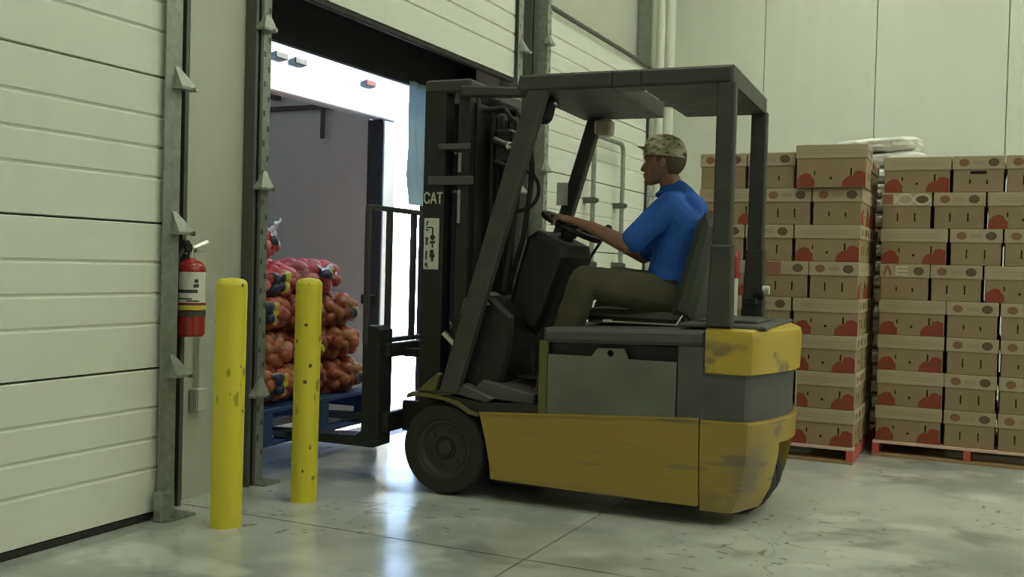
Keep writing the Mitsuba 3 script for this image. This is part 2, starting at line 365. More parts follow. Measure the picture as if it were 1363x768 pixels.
add('door_header_bar', bx(-3.30, -3.26, 7.45, 10.05, 3.205, 3.235, 0.006), 'track_dark', label='thin dark steel bar along the top of the door behind the forklift', cat_='bar')

# pipes in the far corner
def pipe(y, r, m, label, x=-3.36):
    t = thing('pipe', label, 'pipe')
    add('run', cyl((x, y, 0), (x, y, 6.1), r, 16), m, t, smooth=40)
    for z in (1.4, 2.95, 4.6):
        add('clamp', bx(X0 + 0.003, x + r + 0.006, y - r - 0.012, y + r + 0.012, z, z + 0.04, 0.004), 'track_dark', t)
pipe(10.22, 0.055, 'pipe_cream', 'cream pipe on the dock wall, nearest to the door behind the forklift')
pipe(10.62, 0.045, 'white_paint', 'white pipe on the dock wall, middle of the three in the far corner')
pipe(10.95, 0.06, 'white_paint', 'white pipe closest to the far corner of the hall')

# ================================================================== OUTSIDE AND TRAILER
add('ground', bx(-90, 90, -90, 120, -1.5, -1.3), 'asphalt', kind='structure', label='sunlit concrete yard outside the dock')
lv = thing('dock_leveler', 'grey steel dock leveler plate in the sunlight beyond the open door', 'dock leveler')
add('deck', bx(-4.08, XO - 0.002, 3.95, 6.42, -0.06, -0.004, 0.003), 'leveler_steel', lv)
add('lip', hull([(x, y, z) for y in (4.1, 5.85) for x, z in ((-4.40, 0.004), (-4.40, 0.02), (-4.06, -0.003), (-4.06, 0.012))]), 'leveler_steel', lv)
add('pit', cat(bx(-4.08, XO - 0.002, 3.95, 6.42, -1.3, -0.07)), 'asphalt', lv)
for y in (4.15, 4.65, 5.2, 5.75): add('bolt', cyl((-3.70, y, -0.004), (-3.70, y, 0.004), 0.014, 8), 'bright_steel', lv)

XT = -4.15
tr = thing('semi_trailer', 'white box trailer backed up to the open dock door', 'trailer')
TY0, TY1, TZ = 3.72, 6.60, 2.475
add('floor', bx(-12.5, XT, TY0, TY1, -0.16, -0.002), 'trailer_dark', tr)
add('side_wall', bx(-12.5, XT - 0.12, TY1 - 0.18, TY1 - 0.12, 0.0, TZ), 'trailer_wall', tr)
add('side_wall', bx(-12.5, XT - 0.10, TY0, TY0 + 0.06, 0.0, TZ), 'trailer_wall', tr)
add('roof', bx(-12.5, XT - 0.06, TY0, TY1, 2.455, 2.459), 'trailer_roof', tr, label='thin translucent roof skin')
add('front_wall', bx(-12.5, -12.42, TY0, TY1, 0.0, TZ), 'trailer_wall', tr)
add('header', bx(XT - 0.10, XT, TY0, TY1, 2.212, TZ + 0.01, 0.01), 'trailer_white', tr, label='white rear header beam')
for y0, y1 in ((TY0, TY0 + 0.17), (TY1 - 0.17, TY1)):
    add('door_post', bx(XT - 0.12, XT, y0, y1, -0.1, 2.212, 0.01), 'trailer_white', tr, label='white rear door post')
add('shaded_post_face', bx(XT - 0.13, XT - 0.004, TY1 - 0.19, TY1 - 0.169, -0.1, 2.211, 0.003), 'curtain_black', tr, label='black strip for the shaded inner face of the door post')  # inner side face of the white post, its shade put in as black
add('roof_bow', bx(-5.15, -5.10, TY0 + 0.06, TY1 - 0.06, 2.395, 2.455), 'trailer_dark', tr)
add('wall_rail', bx(-12.0, XT - 0.12, TY1 - 0.205, TY1 - 0.18, 2.31, 2.345), 'trailer_dark', tr, label='dark rail along the top of the wall')
add('strap', bx(-4.68, -4.645, TY1 - 0.24, TY1 - 0.22, 2.08, 2.39, 0.004), 'trailer_dark', tr, label='dark hanging strap')
add('scuff_board', bx(-12.0, XT - 0.12, TY1 - 0.195, TY1 - 0.175, 0.0, 1.05), 'trailer_wall', tr)
for y in (5.22, 5.42, 6.24): add('marker_lamp', bx(XT - 0.004, XT + 0.006, y - 0.06, y + 0.06, 2.43, 2.465, 0.006), 'red_lamp' if y > 6 else 'trailer_dark', tr, label='small red marker lamp' if y > 6 else None)
for x in (-6.0, -7.3):
    for y in (TY0 + 0.15, TY1 - 0.15):
        add('wheel', cyl((x, y - 0.13, -0.82), (x, y + 0.13, -0.82), 0.48, 24), 'tyre', tr)
add('chassis', cat(bx(-12.3, XT - 0.2, 4.2, 4.4, -0.5, -0.16), bx(-12.3, XT - 0.2, 5.2, 5.4, -0.5, -0.16), bx(-7.35, -5.95, TY0 + 0.2, TY1 - 0.2, -0.88, -0.5),
                   bx(-11.2, -11.0, 4.1, 4.4, -1.3, -0.5), bx(-11.2, -11.0, 5.2, 5.5, -1.3, -0.5)), 'trailer_dark', tr)

ds = thing('dock_shelter', 'black fabric dock shelter around the open door', 'dock shelter')
add('head_curtain', cat(bx(-3.84, -3.80, 3.6, 7.6, 2.415, 3.0), bx(-3.84, XO - 0.001, 3.6, 7.6, 2.96, 3.0)), 'curtain_black', ds)
def folded(y0, y1, z0, z1, x, amp, ny=14, nz=22, seed=1):
    ys, zs = np.linspace(y0, y1, ny), np.linspace(z0, z1, nz); V = []
    for z in zs:
        for y in ys:
            V.append((x + amp * math.sin((y - y0) * 40 + z * 5.0 + 2 * math.sin(z * 4)) + 0.4 * amp * math.sin(z * 14 + y * 9), y, z))
    V = np.array(V); F = []
    for i in range(nz - 1):
        for j in range(ny - 1):
            a = i * ny + j; F += [[a, a + 1, a + ny + 1], [a, a + ny + 1, a + ny]]
    B = V + [-0.004, 0, 0]; n = len(V)
    F = F + [[c + n, b + n, a + n] for a, b, c in F]
    rim = [i for i in range(ny)] + [i * ny + ny - 1 for i in range(1, nz)] + [(nz - 1) * ny + j for j in range(ny - 2, -1, -1)] + [i * ny for i in range(nz - 2, 0, -1)]
    for a, b in zip(rim, rim[1:] + rim[:1]): F += [[a, a + n, b], [b, a + n, b + n]]
    return trimesh.Trimesh(np.vstack([V, B]), F, process=False)
add('side_flap', folded(6.20, 6.47, 1.57, 2.44, -3.79, 0.010), 'curtain_blue', ds, smooth=True, label='pale blue flap lit by daylight')
add('side_curtain', bx(-3.84, -3.80, 6.45, 7.6, 0.0, 2.414), 'curtain_black', ds)
add('side_curtain', bx(-3.84, -3.80, 3.6, 3.9, 0.0, 2.414), 'curtain_black', ds)
for y in (3.62, 7.55): add('side_frame', bx(-3.80, XO - 0.001, y, y + 0.04, 0.0, 2.95), 'curtain_black', ds)

# ================================================================== LAMPS
for ci, x in enumerate((-1.6, 1.4, 4.4, 7.2)):
    for cj, y in enumerate((9.6, 7.0, 4.2, 1.4)):
        l = thing('ceiling_lamp', f'long ceiling lamp, {ORD[ci + 1]} row from the dock wall, {ORD[cj + 1]} from the back wall', 'lamp', 'high bay lamps')
        add('housing', bx(x - 0.18, x + 0.18, y - 0.66, y + 0.66, 5.66, 5.74, 0.02), 'white_paint', l)
        add('hanger', cat(cyl((x, y - 0.5, 5.74), (x, y - 0.5, ZC), 0.006, 6), cyl((x, y + 0.5, 5.74), (x, y + 0.5, ZC), 0.006, 6)), 'track_dark', l)
        add('tube_panel', bx(x - 0.16, x + 0.16, y - 0.62, y + 0.62, 5.645, 5.659), 'white_paint', l, emit=LAMP)

# ================================================================== BOLLARDS AND EXTINGUISHER
def bollard(x, y, h, r, label, lean=(0, 0)):
    t = thing('bollard', label, 'bollard')
    prof = [[0, 0], [r, 0], [r, h - 0.035]] + [[r - 0.03 + 0.03 * math.cos(a), h - 0.035 + 0.03 * math.sin(a)] for a in np.linspace(0.2, math.pi / 2, 5)] + [[0, h]]
    m = lathe(prof, 32); v = m.vertices; v[:, 0] += v[:, 2] * lean[0]; v[:, 1] += v[:, 2] * lean[1]; m.apply_translation((x, y, 0))
    add('sleeve', m, 'bollard_paint', t, smooth=40)
    
bollard(-2.965, 3.42, 1.07, 0.066, 'yellow scuffed bollard in front of the fire extinguisher', (0.008, 0.0))
bollard(-2.965, 3.965, 1.07, 0.062, 'yellow bollard in front of the onion sacks', (0.006, 0.0))
bollard(-2.965, 6.96, 1.07, 0.066, 'yellow bollard half hidden behind the driver\'s knee')

e = thing('fire_extinguisher', 'red fire extinguisher hanging on the dock wall behind a yellow bollard', 'fire extinguisher')
ex, ey, ez = -3.345, 3.585, 0.79
add('cylinder', lathe([[0, 0], [0.06, 0], [0.069, 0.012], [0.070, 0.30]] + [[0.070 * math.cos(a), 0.30 + 0.055 * math.sin(a)] for a in np.linspace(0.1, 1.25, 7)] + [[0.02, 0.358], [0.0, 0.36]], 28, (ex, ey, ez)), 'extinguisher_red', e, smooth=40)
def band(r, z0, z1, a0, a1, at, n=18):
    t = np.radians(np.linspace(a0, a1, n)); V, F = [], []
    for a in t:
        for rr in (r, r + 0.0015):
            for z in (z0, z1): V.append((at[0] + rr * math.cos(a), at[1] + rr * math.sin(a), at[2] + z))
    for i in range(n - 1):
        b = 4 * i; c = b + 4
        F += [[b + 2, c + 2, c + 3], [b + 2, c + 3, b + 3], [b, c + 1, c], [b, b + 1, c + 1], [b + 1, b + 3, c + 3], [b + 1, c + 3, c + 1], [b, c, c + 2], [b, c + 2, b + 2]]
    F += [[0, 2, 3], [0, 3, 1]]; b = 4 * (n - 1); F += [[b, b + 3, b + 2], [b, b + 1, b + 3]]
    return trimesh.Trimesh(V, F, process=False)
lab = add('paper_label', band(0.0702, 0.155, 0.295, -120, 25, (ex, ey, ez)), 'sign_white', e, label='white instruction label')
add('print', cat(band(0.0718, 0.20, 0.215, -100, -20, (ex, ey, ez)), band(0.0718, 0.225, 0.24, -35, -15, (ex, ey, ez)), band(0.0718, 0.17, 0.176, -105, -40, (ex, ey, ez)), band(0.0718, 0.245, 0.262, -32, -18, (ex, ey, ez)), band(0.0718, 0.16, 0.166, -60, -12, (ex, ey, ez))), 'print_dark', lab)
add('band', band(0.0702, 0.118, 0.148, -150, 60, (ex, ey, ez)), 'print_dark', e)
add('band', band(0.0716, 0.122, 0.143, -130, 40, (ex, ey, ez)), 'label_yellow', e, label='yellow stripe')
add('band', band(0.0702, 0.092, 0.116, -150, 60, (ex, ey, ez)), 'print_dark', e)
add('valve', cat(cyl((ex, ey, ez + 0.35), (ex, ey, ez + 0.41), 0.017, 12), bx(ex - 0.014, ex + 0.014, ey - 0.02, ey + 0.03, ez + 0.385, ez + 0.405, 0.004)), 'bright_steel', e)
add('handle', cat(hull([(ex - 0.009, ey + 0.01, ez + 0.40), (ex + 0.009, ey + 0.01, ez + 0.40), (ex - 0.009, ey + 0.11, ez + 0.432), (ex + 0.009, ey + 0.11, ez + 0.432), (ex, ey + 0.01, ez + 0.412), (ex, ey + 0.11, ez + 0.445)]),
                  hull([(ex - 0.009, ey + 0.01, ez + 0.385), (ex + 0.009, ey + 0.01, ez + 0.385), (ex - 0.009, ey + 0.10, ez + 0.378), (ex + 0.009, ey + 0.10, ez + 0.378), (ex, ey + 0.01, ez + 0.395), (ex, ey + 0.10, ez + 0.388)])), 'bright_steel', e)
add('gauge', cat(cyl((ex + 0.005, ey - 0.035, ez + 0.405), (ex + 0.025, ey - 0.035, ez + 0.405), 0.022, 14), bx(ex - 0.01, ex + 0.015, ey - 0.05, ey - 0.015, ez + 0.39, ez + 0.44, 0.006)), 'black_plastic', e, label='black discharge valve')
add('hose', tube(np.array([(ex, ey - 0.02, ez + 0.40), (ex + 0.01, ey - 0.06, ez + 0.395), (ex + 0.005, ey - 0.085, ez + 0.36), (ex, ey - 0.088, ez + 0.28), (ex, ey - 0.086, ez + 0.15)]), 0.011, 8), 'black_plastic', e, smooth=40)
add('hanger', cat(bx(X0 + 0.002, X0 + 0.03, ey - 0.025, ey + 0.025, ez + 0.12, ez + 0.40), bx(X0 + 0.02, ex, ey - 0.012, ey + 0.012, ez + 0.36, ez + 0.375)), 'track_dark', e)
j = thing('outlet_box', 'small grey outlet box low on the dock wall behind the yellow bollard', 'outlet box')
add('box', bx(X0 + 0.003, X0 + 0.055, 3.70, 3.77, 0.42, 0.53, 0.006), 'wall_paint', j)
add('conduit', cyl((X0 + 0.03, 3.735, 0.53), (X0 + 0.03, 3.735, 0.80), 0.011, 10), 'wall_paint', j)
add('cover', bx(X0 + 0.054, X0 + 0.058, 3.703, 3.767, 0.425, 0.525), 'wall_paint', j)

# pipe gate on the far door
g = thing('pipe_barrier', 'grey tube frame with clamps fixed to the door behind the forklift', 'pipe frame')
P = np.vstack([[(-3.22, 8.36, 1.02)], [(-3.22, 8.36, 2.24)], arc((-3.22, 8.44, 2.24), 0.08, 180, 95, 6, 'yz'), arc((-3.22, 9.04, 2.24), 0.08, 85, 0, 6, 'yz'), [(-3.22, 9.12, 1.02)]])
add('frame', tube(P, 0.022, 10), 'galvanised', g, smooth=40)
for y in (8.36, 9.12):
    for z in (1.16, 1.72): add('clamp', cat(bx(-3.302, -3.19, y - 0.035, y + 0.035, z, z + 0.05, 0.006), cyl((-3.19, y, z + 0.025), (-3.17, y, z + 0.025), 0.018, 8)), 'track_dark', g)

# ================================================================== FORKLIFT (local frame: x to its rear, y away from the camera)
A3 = math.radians(3.0)
FL = np.array([[math.cos(A3), -math.sin(A3), 0, -1.0], [math.sin(A3), math.cos(A3), 0, 4.48], [0, 0, 1, 0], [0, 0, 0, 1.0]])
XF = FL
F_ = thing('forklift', 'yellow and grey electric forklift at the open dock door with a man driving it', 'forklift')
W = 1.02
# --- lower yellow side panels
side = [(-1.262, 0.424), (-0.186, 0.482), (-0.184, 0.094), (-0.7, 0.100), (-1.195, 0.112), (-1.205, 0.19), (-1.228, 0.30), (-1.245, 0.36)]
for y0, y1 in ((0.0, 0.05), (W - 0.05, W)):
    add('side_panel', bevel_poly(side, y0, y1, 0.008) if False else ext_xz(side, y0, y1), 'yellow_worn', F_, label='worn yellow lower side panel')
add('panel_lip', hull([(x, y, z + dz) for x, z in ((-1.262, 0.424), (-0.186, 0.482)) for y in (-0.006, 0.06) for dz in (0.0, 0.010)]), 'yellow_worn', F_)
# --- chassis under everything
add('chassis', cat(bx(-1.19, -0.19, 0.05, W - 0.05, 0.088, 0.40), bx(-1.6, -1.1, 0.27, W - 0.27, 0.15, 0.45)), 'black_steel', F_)
# --- counterweight: plan, tapered below
plan = [(-0.18, 0.0), (-0.01, 0.0), (0.03, 0.008), (0.055, 0.035), (0.12, 0.20), (0.165, 0.38), (0.175, 0.51), (0.165, 0.64), (0.12, 0.82), (0.055, W - 0.035), (0.03, W - 0.008), (-0.01, W), (-0.18, W)]
def shaped(zs, x0=-0.18):
    """Loft of the plan: (z, inset) pairs; inset moves points towards (x0, W/2)."""
    n = len(plan); V, F = [], []
    for z, ins in zs:
        for x, y in plan:
            k = max(0.0, (x + 0.18) / 0.36)
            V.append((max(x0, x) if x <= x0 else x - ins * (0.25 + 0.75 * min(1, k * 1.6)), y + np.sign(W / 2 - y) * ins * min(1.0, abs(W / 2 - y) * 6) * 0.6, z))
    for i in range(len(zs) - 1):
        for q in range(n):
            a, b = i * n + q, i * n + (q + 1) % n
            F += [[a, b, b + n], [a, b + n, a + n]]
    for q in range(1, n - 1): F += [[0, q + 1, q], [(len(zs) - 1) * n, (len(zs) - 1) * n + q, (len(zs) - 1) * n + q + 1]]
    return trimesh.Trimesh(V, F, process=False)
cwl = sub(shaped([(0.068, 0.075), (0.16, 0.035), (0.30, 0.008), (0.475, 0.0), (0.484, 0.004)]), bx(-0.14, 0.4, 0.27, 0.75, 0.0, 0.37))
add('lower_counterweight', cwl, 'yellow_worn', F_, smooth=22, label='yellow lower rear counterweight with rubbed corner')
add('counterweight', shaped([(0.484, 0.022), (0.70, 0.020)], -0.18), 'grey_metal', F_, smooth=22, label='dark grey middle of the counterweight')
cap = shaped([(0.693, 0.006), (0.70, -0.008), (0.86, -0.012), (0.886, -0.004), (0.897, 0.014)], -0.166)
add('rear_cap', cap, 'yellow_cap_toplit', F_, smooth=28, label='yellow rounded rear cap')
add('rear_deck', cat(bx(-0.30, 0.09, 0.05, W - 0.05, 0.895, 0.912, 0.006), bx(-0.26, 0.02, 0.25, 0.77, 0.91, 0.925, 0.006)), 'grey_metal', F_)
add('rear_plate', hull([(0.155 + d, 0.62, z) for d in (0, 0.006) for z in (0.50, 0.67)] + [(0.118 + d, 0.80, z) for d in (0, 0.006) for z in (0.50, 0.67)]), 'sign_white', F_, label='white plate on the rear')
# --- battery compartment
add('hood', bevel_poly([(-0.945, 0.792), (-0.168, 0.812), (-0.166, 0.886), (-0.94, 0.862)], -0.004, W + 0.004, 0.018), 'grey_metal', F_, label='grey battery hood under the seat')
add('rear_column', bx(-0.292, -0.17, 0.004, W - 0.004, 0.478, 0.812, 0.006), 'grey_metal', F_)
add('battery', bx(-0.93, -0.292, 0.045, W - 0.045, 0.40, 0.80), 'black_plastic', F_)
bp = Polygon([(-0.915, 0.452), (-0.296, 0.482), (-0.296, 0.735), (-0.522, 0.735), (-0.545, 0.783), (-0.67, 0.778), (-0.70, 0.738), (-0.915, 0.738)])
bp = bp.difference(Point(-0.608, 0.757).buffer(0.016, 8))
add('battery_cover', ext_xz(bp, 0.004, 0.022), 'battery_paint', F_, label='grey green battery cover with a lifting tab')
bpb = Polygon([(-0.915, 0.452), (-0.296, 0.482), (-0.296, 0.738), (-0.915, 0.738)])
add('battery_cover', ext_xz(bpb, W - 0.022, W - 0.004), 'battery_paint', F_)
for y0 in (0.003, W - 0.033):
    add('body_pillar', bx(-0.962, -0.918, y0, y0 + 0.03, 0.44, 0.80, 0.005), 'yellow_green', F_, label='narrow yellowish body pillar')
# --- front body: floor, kick panel, dash
add('floor_plate', bx(-1.47, -0.93, 0.06, W - 0.06, 0.44, 0.472), 'black_steel', F_)
add('sill', hull([(x, y, z) for x, z in ((-1.265, 0.43), (-0.955, 0.447), (-1.28, 0.475), (-0.955, 0.49)) for y in (0.005, 0.06)]), 'black_steel', F_)
add('step', cat(bevel_poly([(-1.43, 0.51), (-1.24, 0.47), (-1.20, 0.50), (-1.37, 0.56)], 0.03, 0.30, 0.008), bevel_poly([(-1.36, 0.50), (-1.00, 0.475), (-1.00, 0.53), (-1.28, 0.585)], 0.06, 0.35, 0.008)), 'grey_metal', F_)
add('kick_panel', bevel_poly([(-1.46, 0.45), (-1.23, 0.45), (-1.15, 0.72), (-1.14, 0.90), (-1.26, 1.0), (-1.37, 0.99), (-1.43, 0.93)], 0.10, W - 0.10, 0.02), 'black_plastic', F_)
add('dash_nose', bevel_poly([(-1.43, 0.90), (-1.30, 0.93), (-1.27, 0.985), (-1.34, 1.015), (-1.41, 0.98)], 0.09, 0.34, 0.014), 'grey_metal', F_)
add('dash_highlight', bevel_poly([(-1.365, 1.012), (-1.30, 0.995), (-1.265, 0.955), (-1.285, 0.95), (-1.315, 0.975), (-1.37, 1.0)], 0.085, 0.20, 0.004), 'silver_grey', F_, label='light grey painted highlight on the dash nose')  # pale piece that paints a highlight onto the dash nose
add('pedal', cat(bx(-1.16, -1.05, 0.22, 0.36, 0.585, 0.60, 0.005), bx(-1.10, -1.085, 0.28, 0.30, 0.59, 0.74)), 'black_steel', F_)
add('cowl', bevel_poly([(-1.265, 0.90), (-1.155, 1.30), (-1.10, 1.335), (-0.945, 1.265), (-0.93, 1.20), (-1.045, 0.88), (-1.09, 0.80)], 0.28, 0.70, 0.03), 'black_plastic', F_, label='black dashboard cowl')

# --- front wheels and fenders
def wheel(cx, cy0, cy1, cz, r, name, n=36):
    w = cy1 - cy0
    t = add(name, lathe([[r * 0.62, 0.012], [r * 0.66, 0.0], [r * 0.93, 0.004], [r * 0.985, 0.022], [r, w * 0.3], [r, w * 0.7], [r * 0.985, w - 0.022], [r * 0.93, w - 0.004], [r * 0.66, w], [r * 0.62, w - 0.012], [r * 0.62, 0.012]], n, (cx, cy0, cz), (0, 1, 0)), 'tyre', F_, smooth=35, label='black solid rubber tyre')
    add('rim', lathe([[0, 0.035], [r * 0.22, 0.035], [r * 0.26, 0.028], [r * 0.50, 0.03], [r * 0.56, 0.014], [r * 0.63, 0.012], [r * 0.63, w - 0.012], [0, w - 0.03]], n, (cx, cy0, cz), (0, 1, 0)), 'rim', t, smooth=35)
    add('hub', lathe([[0, 0.0], [r * 0.13, 0.002], [r * 0.17, 0.012], [r * 0.18, 0.04], [0, 0.04]], 18, (cx, cy0 + 0.006, cz), (0, 1, 0)), 'rim', t, smooth=35)
    for k in range(6):
        a = k * math.pi / 3 + 0.3
        add('bolt', cyl((cx + 0.38 * r * math.cos(a), cy0 + 0.018, cz + 0.38 * r * math.sin(a)), (cx + 0.38 * r * math.cos(a), cy0 + 0.04, cz + 0.38 * r * math.sin(a)), 0.011, 6), 'rim', t)
wheel(-1.462, 0.012, 0.19, 0.232, 0.230, 'front_wheel')
wheel(-1.462, W - 0.19, W - 0.012, 0.232, 0.230, 'front_wheel')
wheel(-0.075, 0.335, 0.475, 0.18, 0.179, 'rear_wheel')
wheel(-0.075, 0.545, 0.685, 0.18, 0.179, 'rear_wheel')
fo = [(-1.665, 0.490), (-1.64, 0.506), (-1.52, 0.500), (-1.44, 0.490), (-1.38, 0.472), (-1.32, 0.436), (-1.265, 0.425)]
fi = [(x + (0.0 if i == 0 else -0.006), z - 0.016) for i, (x, z) in enumerate(fo)]
for y0 in (0.0, W - 0.21):
    add('fender', ext_xz(fo + fi[::-1], y0, y0 + 0.21), 'yellow_green' if y0 == 0 else 'black_steel', F_, label='thin front fender edge' if y0 == 0 else None)
add('fender_inner', cat(ext_xz([(-1.47, 0.47), (-1.33, 0.42), (-1.25, 0.40), (-1.20, 0.16), (-1.16, 0.16), (-1.16, 0.46), (-1.44, 0.50)], 0.02, 0.21)), 'black_steel', F_)
add('mast_foot', bevel_poly([(-1.625, 0.508), (-1.52, 0.512), (-1.49, 0.60), (-1.505, 0.61)], 0.02, 0.06, 0.006), 'yellow_green', F_, label='small yellow gusset above the front wheel')
# --- overhead guard
zr0, zr1 = 1.985, 2.066
add('roof', bevel_poly([(-1.115, zr0 + 0.02), (-1.09, zr0), (-0.635, zr0), (-0.635, zr1), (-1.10, zr1)], 0.0, 0.98, 0.012), 'dark_metal', F_, label='dark front plate of the overhead guard')
add('roof', bevel_poly([(-0.505, zr0), (-0.08, zr0), (-0.08, zr1), (-0.505, zr1)], 0.0, 0.98, 0.012), 'dark_metal', F_, label='dark rear plate of the overhead guard')
add('roof_beam', bx(-0.64, -0.50, 0.0, 0.13, zr0, zr1 - 0.001, 0.01), 'dark_metal', F_)
def post(p0, p1, wx, y0, y1):
    (xa, za), (xb, zb) = p0, p1
    return bevel_poly([(xa, za), (xa + wx, za), (xb + wx, zb), (xb, zb)], y0, y1, 0.008)
for y0, y1 in ((0.0, 0.065), (0.915, 0.98)):
    k = add('rear_post', post((-0.152, 0.905), (-0.150, 1.99), 0.082, y0, y1), 'dark_metal', F_, label='dark square rear post')
    add('post_sleeve', bevel_poly([(-0.168, 0.905), (-0.055, 0.905), (-0.062, 1.27), (-0.156, 1.27)], y0 - 0.006, y1 + 0.006, 0.008), 'dark_metal', k)
    k = add('front_post', post((-1.492, 0.51), (-1.056, 1.99), 0.098 if y0 == 0 else 0.08, y0, y1), 'dark_metal', F_, label='dark raked front post')
add('grab_clip', bx(-1.225, -1.16, 0.907, 0.914, 1.50, 1.63, 0.002), 'sign_white', F_, label='small white sticker on the far front post')
add('roof_lamp', cat(bx(-1.0, -0.905, 0.86, 0.955, 1.885, 1.975, 0.014)), 'beige_plastic', F_, label='beige lamp box under the roof')
add('roof_lamp', cat(hull(np.vstack([ball((-1.03, 0.17, 1.90), 0.05, 10, (0.9, 1, 1.0)).vertices, ball((-1.0, 0.17, 1.955), 0.03, 10).vertices])), bx(-1.01, -0.99, 0.15, 0.19, 1.95, 1.99)), 'black_plastic', F_, smooth=40, label='black round lamp under the front of the roof')
add('lamp_glass', cyl((-1.0, 0.17, 1.955), (-0.965, 0.17, 1.965), 0.022, 12), 'chrome', F_)
# --- mast
mast = 'black_steel'
def channel(x0, x1, y0, y1, z0, z1, side):
    t = 0.016
    return cat(bx(x0, x1, y0 if side < 0 else y1 - t, y0 + t if side < 0 else y1, z0, z1, 0.003), bx(x0, x0 + t, y0, y1, z0, z1, 0.003), bx(x1 - t, x1, y0, y1, z0, z1, 0.003))
for s, ya, yb in ((-1, 0.165, 0.235), (1, 0.785, 0.855)):
    add('outer_rail', channel(-1.495, -1.43, ya, yb, 0.07, 2.04, s), mast, F_)
    k = add('inner_rail', channel(-1.690, -1.568, ya + 0.005, yb - 0.005, 0.10, 2.08, s), mast, F_)
    yi = (yb + 0.002, yb + 0.05) if s < 0 else (ya - 0.05, ya - 0.002)
    add('middle_rail', channel(-1.68, -1.575, yi[0], yi[1], 0.10, 2.07, s), mast, F_)
    yc = 0.31 if s < 0 else 0.71
    add('lift_cylinder', cat(cyl((-1.46, yc, 0.12), (-1.46, yc, 1.68), 0.036, 16)), 'black_plastic', F_, smooth=40)
    add('cylinder_rod', cyl((-1.46, yc, 1.68), (-1.46, yc, 2.03), 0.019, 12), 'dark_metal', F_, smooth=40)
    add('chain', cat(*[bx(-1.535, -1.515, yc - 0.012 + 0.006 * (i % 2), yc + 0.006 + 0.006 * (i % 2), 0.70 + 0.034 * i, 0.728 + 0.034 * i, 0.003) for i in range(38)]), 'rim', F_)
    labels['forklift__chain' + ('' if s < 0 else '_001')] = {'kind': 'stuff'}
add('cross_member', bx(-1.69, -1.60, 0.235, 0.785, 1.545, 1.60, 0.008), 'dark_metal', F_)
add('cross_member', bx(-1.60, -1.50, 0.235, 0.785, 1.735, 1.77, 0.008), 'dark_metal', F_)
add('cross_member', bx(-1.69, -1.43, 0.165, 0.855, 2.03, 2.095, 0.01), 'dark_metal', F_)
add('cross_member', bx(-1.56, -1.44, 0.235, 0.785, 0.62, 0.82, 0.01), mast, F_)
add('cross_member', bx(-1.68, -1.44, 0.165, 0.855, 0.10, 0.22, 0.01), mast, F_)
add('mast_bracket', bx(-1.655, -1.40, 0.148, 0.163, 1.555, 1.60, 0.005), 'grey_metal', F_, label='grey bracket across the mast')
add('mast_bracket', bx(-1.60, -1.42, 0.148, 0.163, 1.735, 1.765, 0.005), 'grey_metal', F_)
add('guide_strip', bx(-1.487, -1.470, 0.155, 0.164, 1.36, 1.53, 0.002), 'silver_grey', F_, label='worn bright strip on the mast')
add('guide_strip', bx(-1.487, -1.470, 0.155, 0.164, 1.62, 1.72, 0.002), 'silver_grey', F_)
add('mast_arm', bevel_poly([(-1.47, 2.055), (-1.12, 2.03), (-1.12, 1.985), (-1.47, 2.0)], 0.13, 0.19, 0.008), 'dark_metal', F_)
add('mast_screen', cat(bx(-1.43, -1.415, 0.22, 0.82, 0.5, 1.98, 0.002), *[cyl((-1.39, y, 0.5), (-1.39, y, 1.95), 0.016, 8) for y in (0.36, 0.42, 0.48, 0.60, 0.66)]), 'black_plastic', F_)
add('hydraulic_block', cat(bx(-1.37, -1.27, 0.33, 0.47, 1.68, 1.86, 0.015), cyl((-1.31, 0.40, 1.5), (-1.31, 0.40, 1.72), 0.045, 14)), 'black_plastic', F_)
add('hydraulic_fitting', cat(cyl((-1.36, 0.33, 1.80), (-1.27, 0.31, 1.765), 0.022, 10), ball((-1.275, 0.31, 1.765), 0.026, 10)), 'chrome', F_, smooth=40, label='bright chrome hydraulic fitting')
for dy, a in ((0.30, 0.0), (0.36, 0.04)):
    add('hose', tube(np.array([(-1.42, dy, 1.95), (-1.30 + a, dy, 1.96), (-1.22 + a, dy, 1.85), (-1.20 + a, dy, 1.62), (-1.24 + a, dy, 1.30), (-1.28, dy, 1.02)]), 0.014, 8), 'rubber', F_, smooth=40)
hp = arc((-1.16, 0.20, 1.53), 0.10, 100, -80, 14); hp[:, 0] += 0.0
add('hose', tube(np.vstack([[(-1.30, 0.20, 1.68)], hp, [(-1.28, 0.2, 1.40)]]), 0.010, 8), 'rubber', F_, smooth=40, label='black hose looping behind the mast')
for y in (0.13, 0.89):
    k = add('tilt_cylinder', cyl((-1.20, y, 0.52), (-1.44, y, 0.72), 0.032, 14), 'black_plastic', F_, smooth=40)
    add('rod', cyl((-1.44, y, 0.72), (-1.53, y, 0.80), 0.018, 12), 'chrome', k, smooth=40)
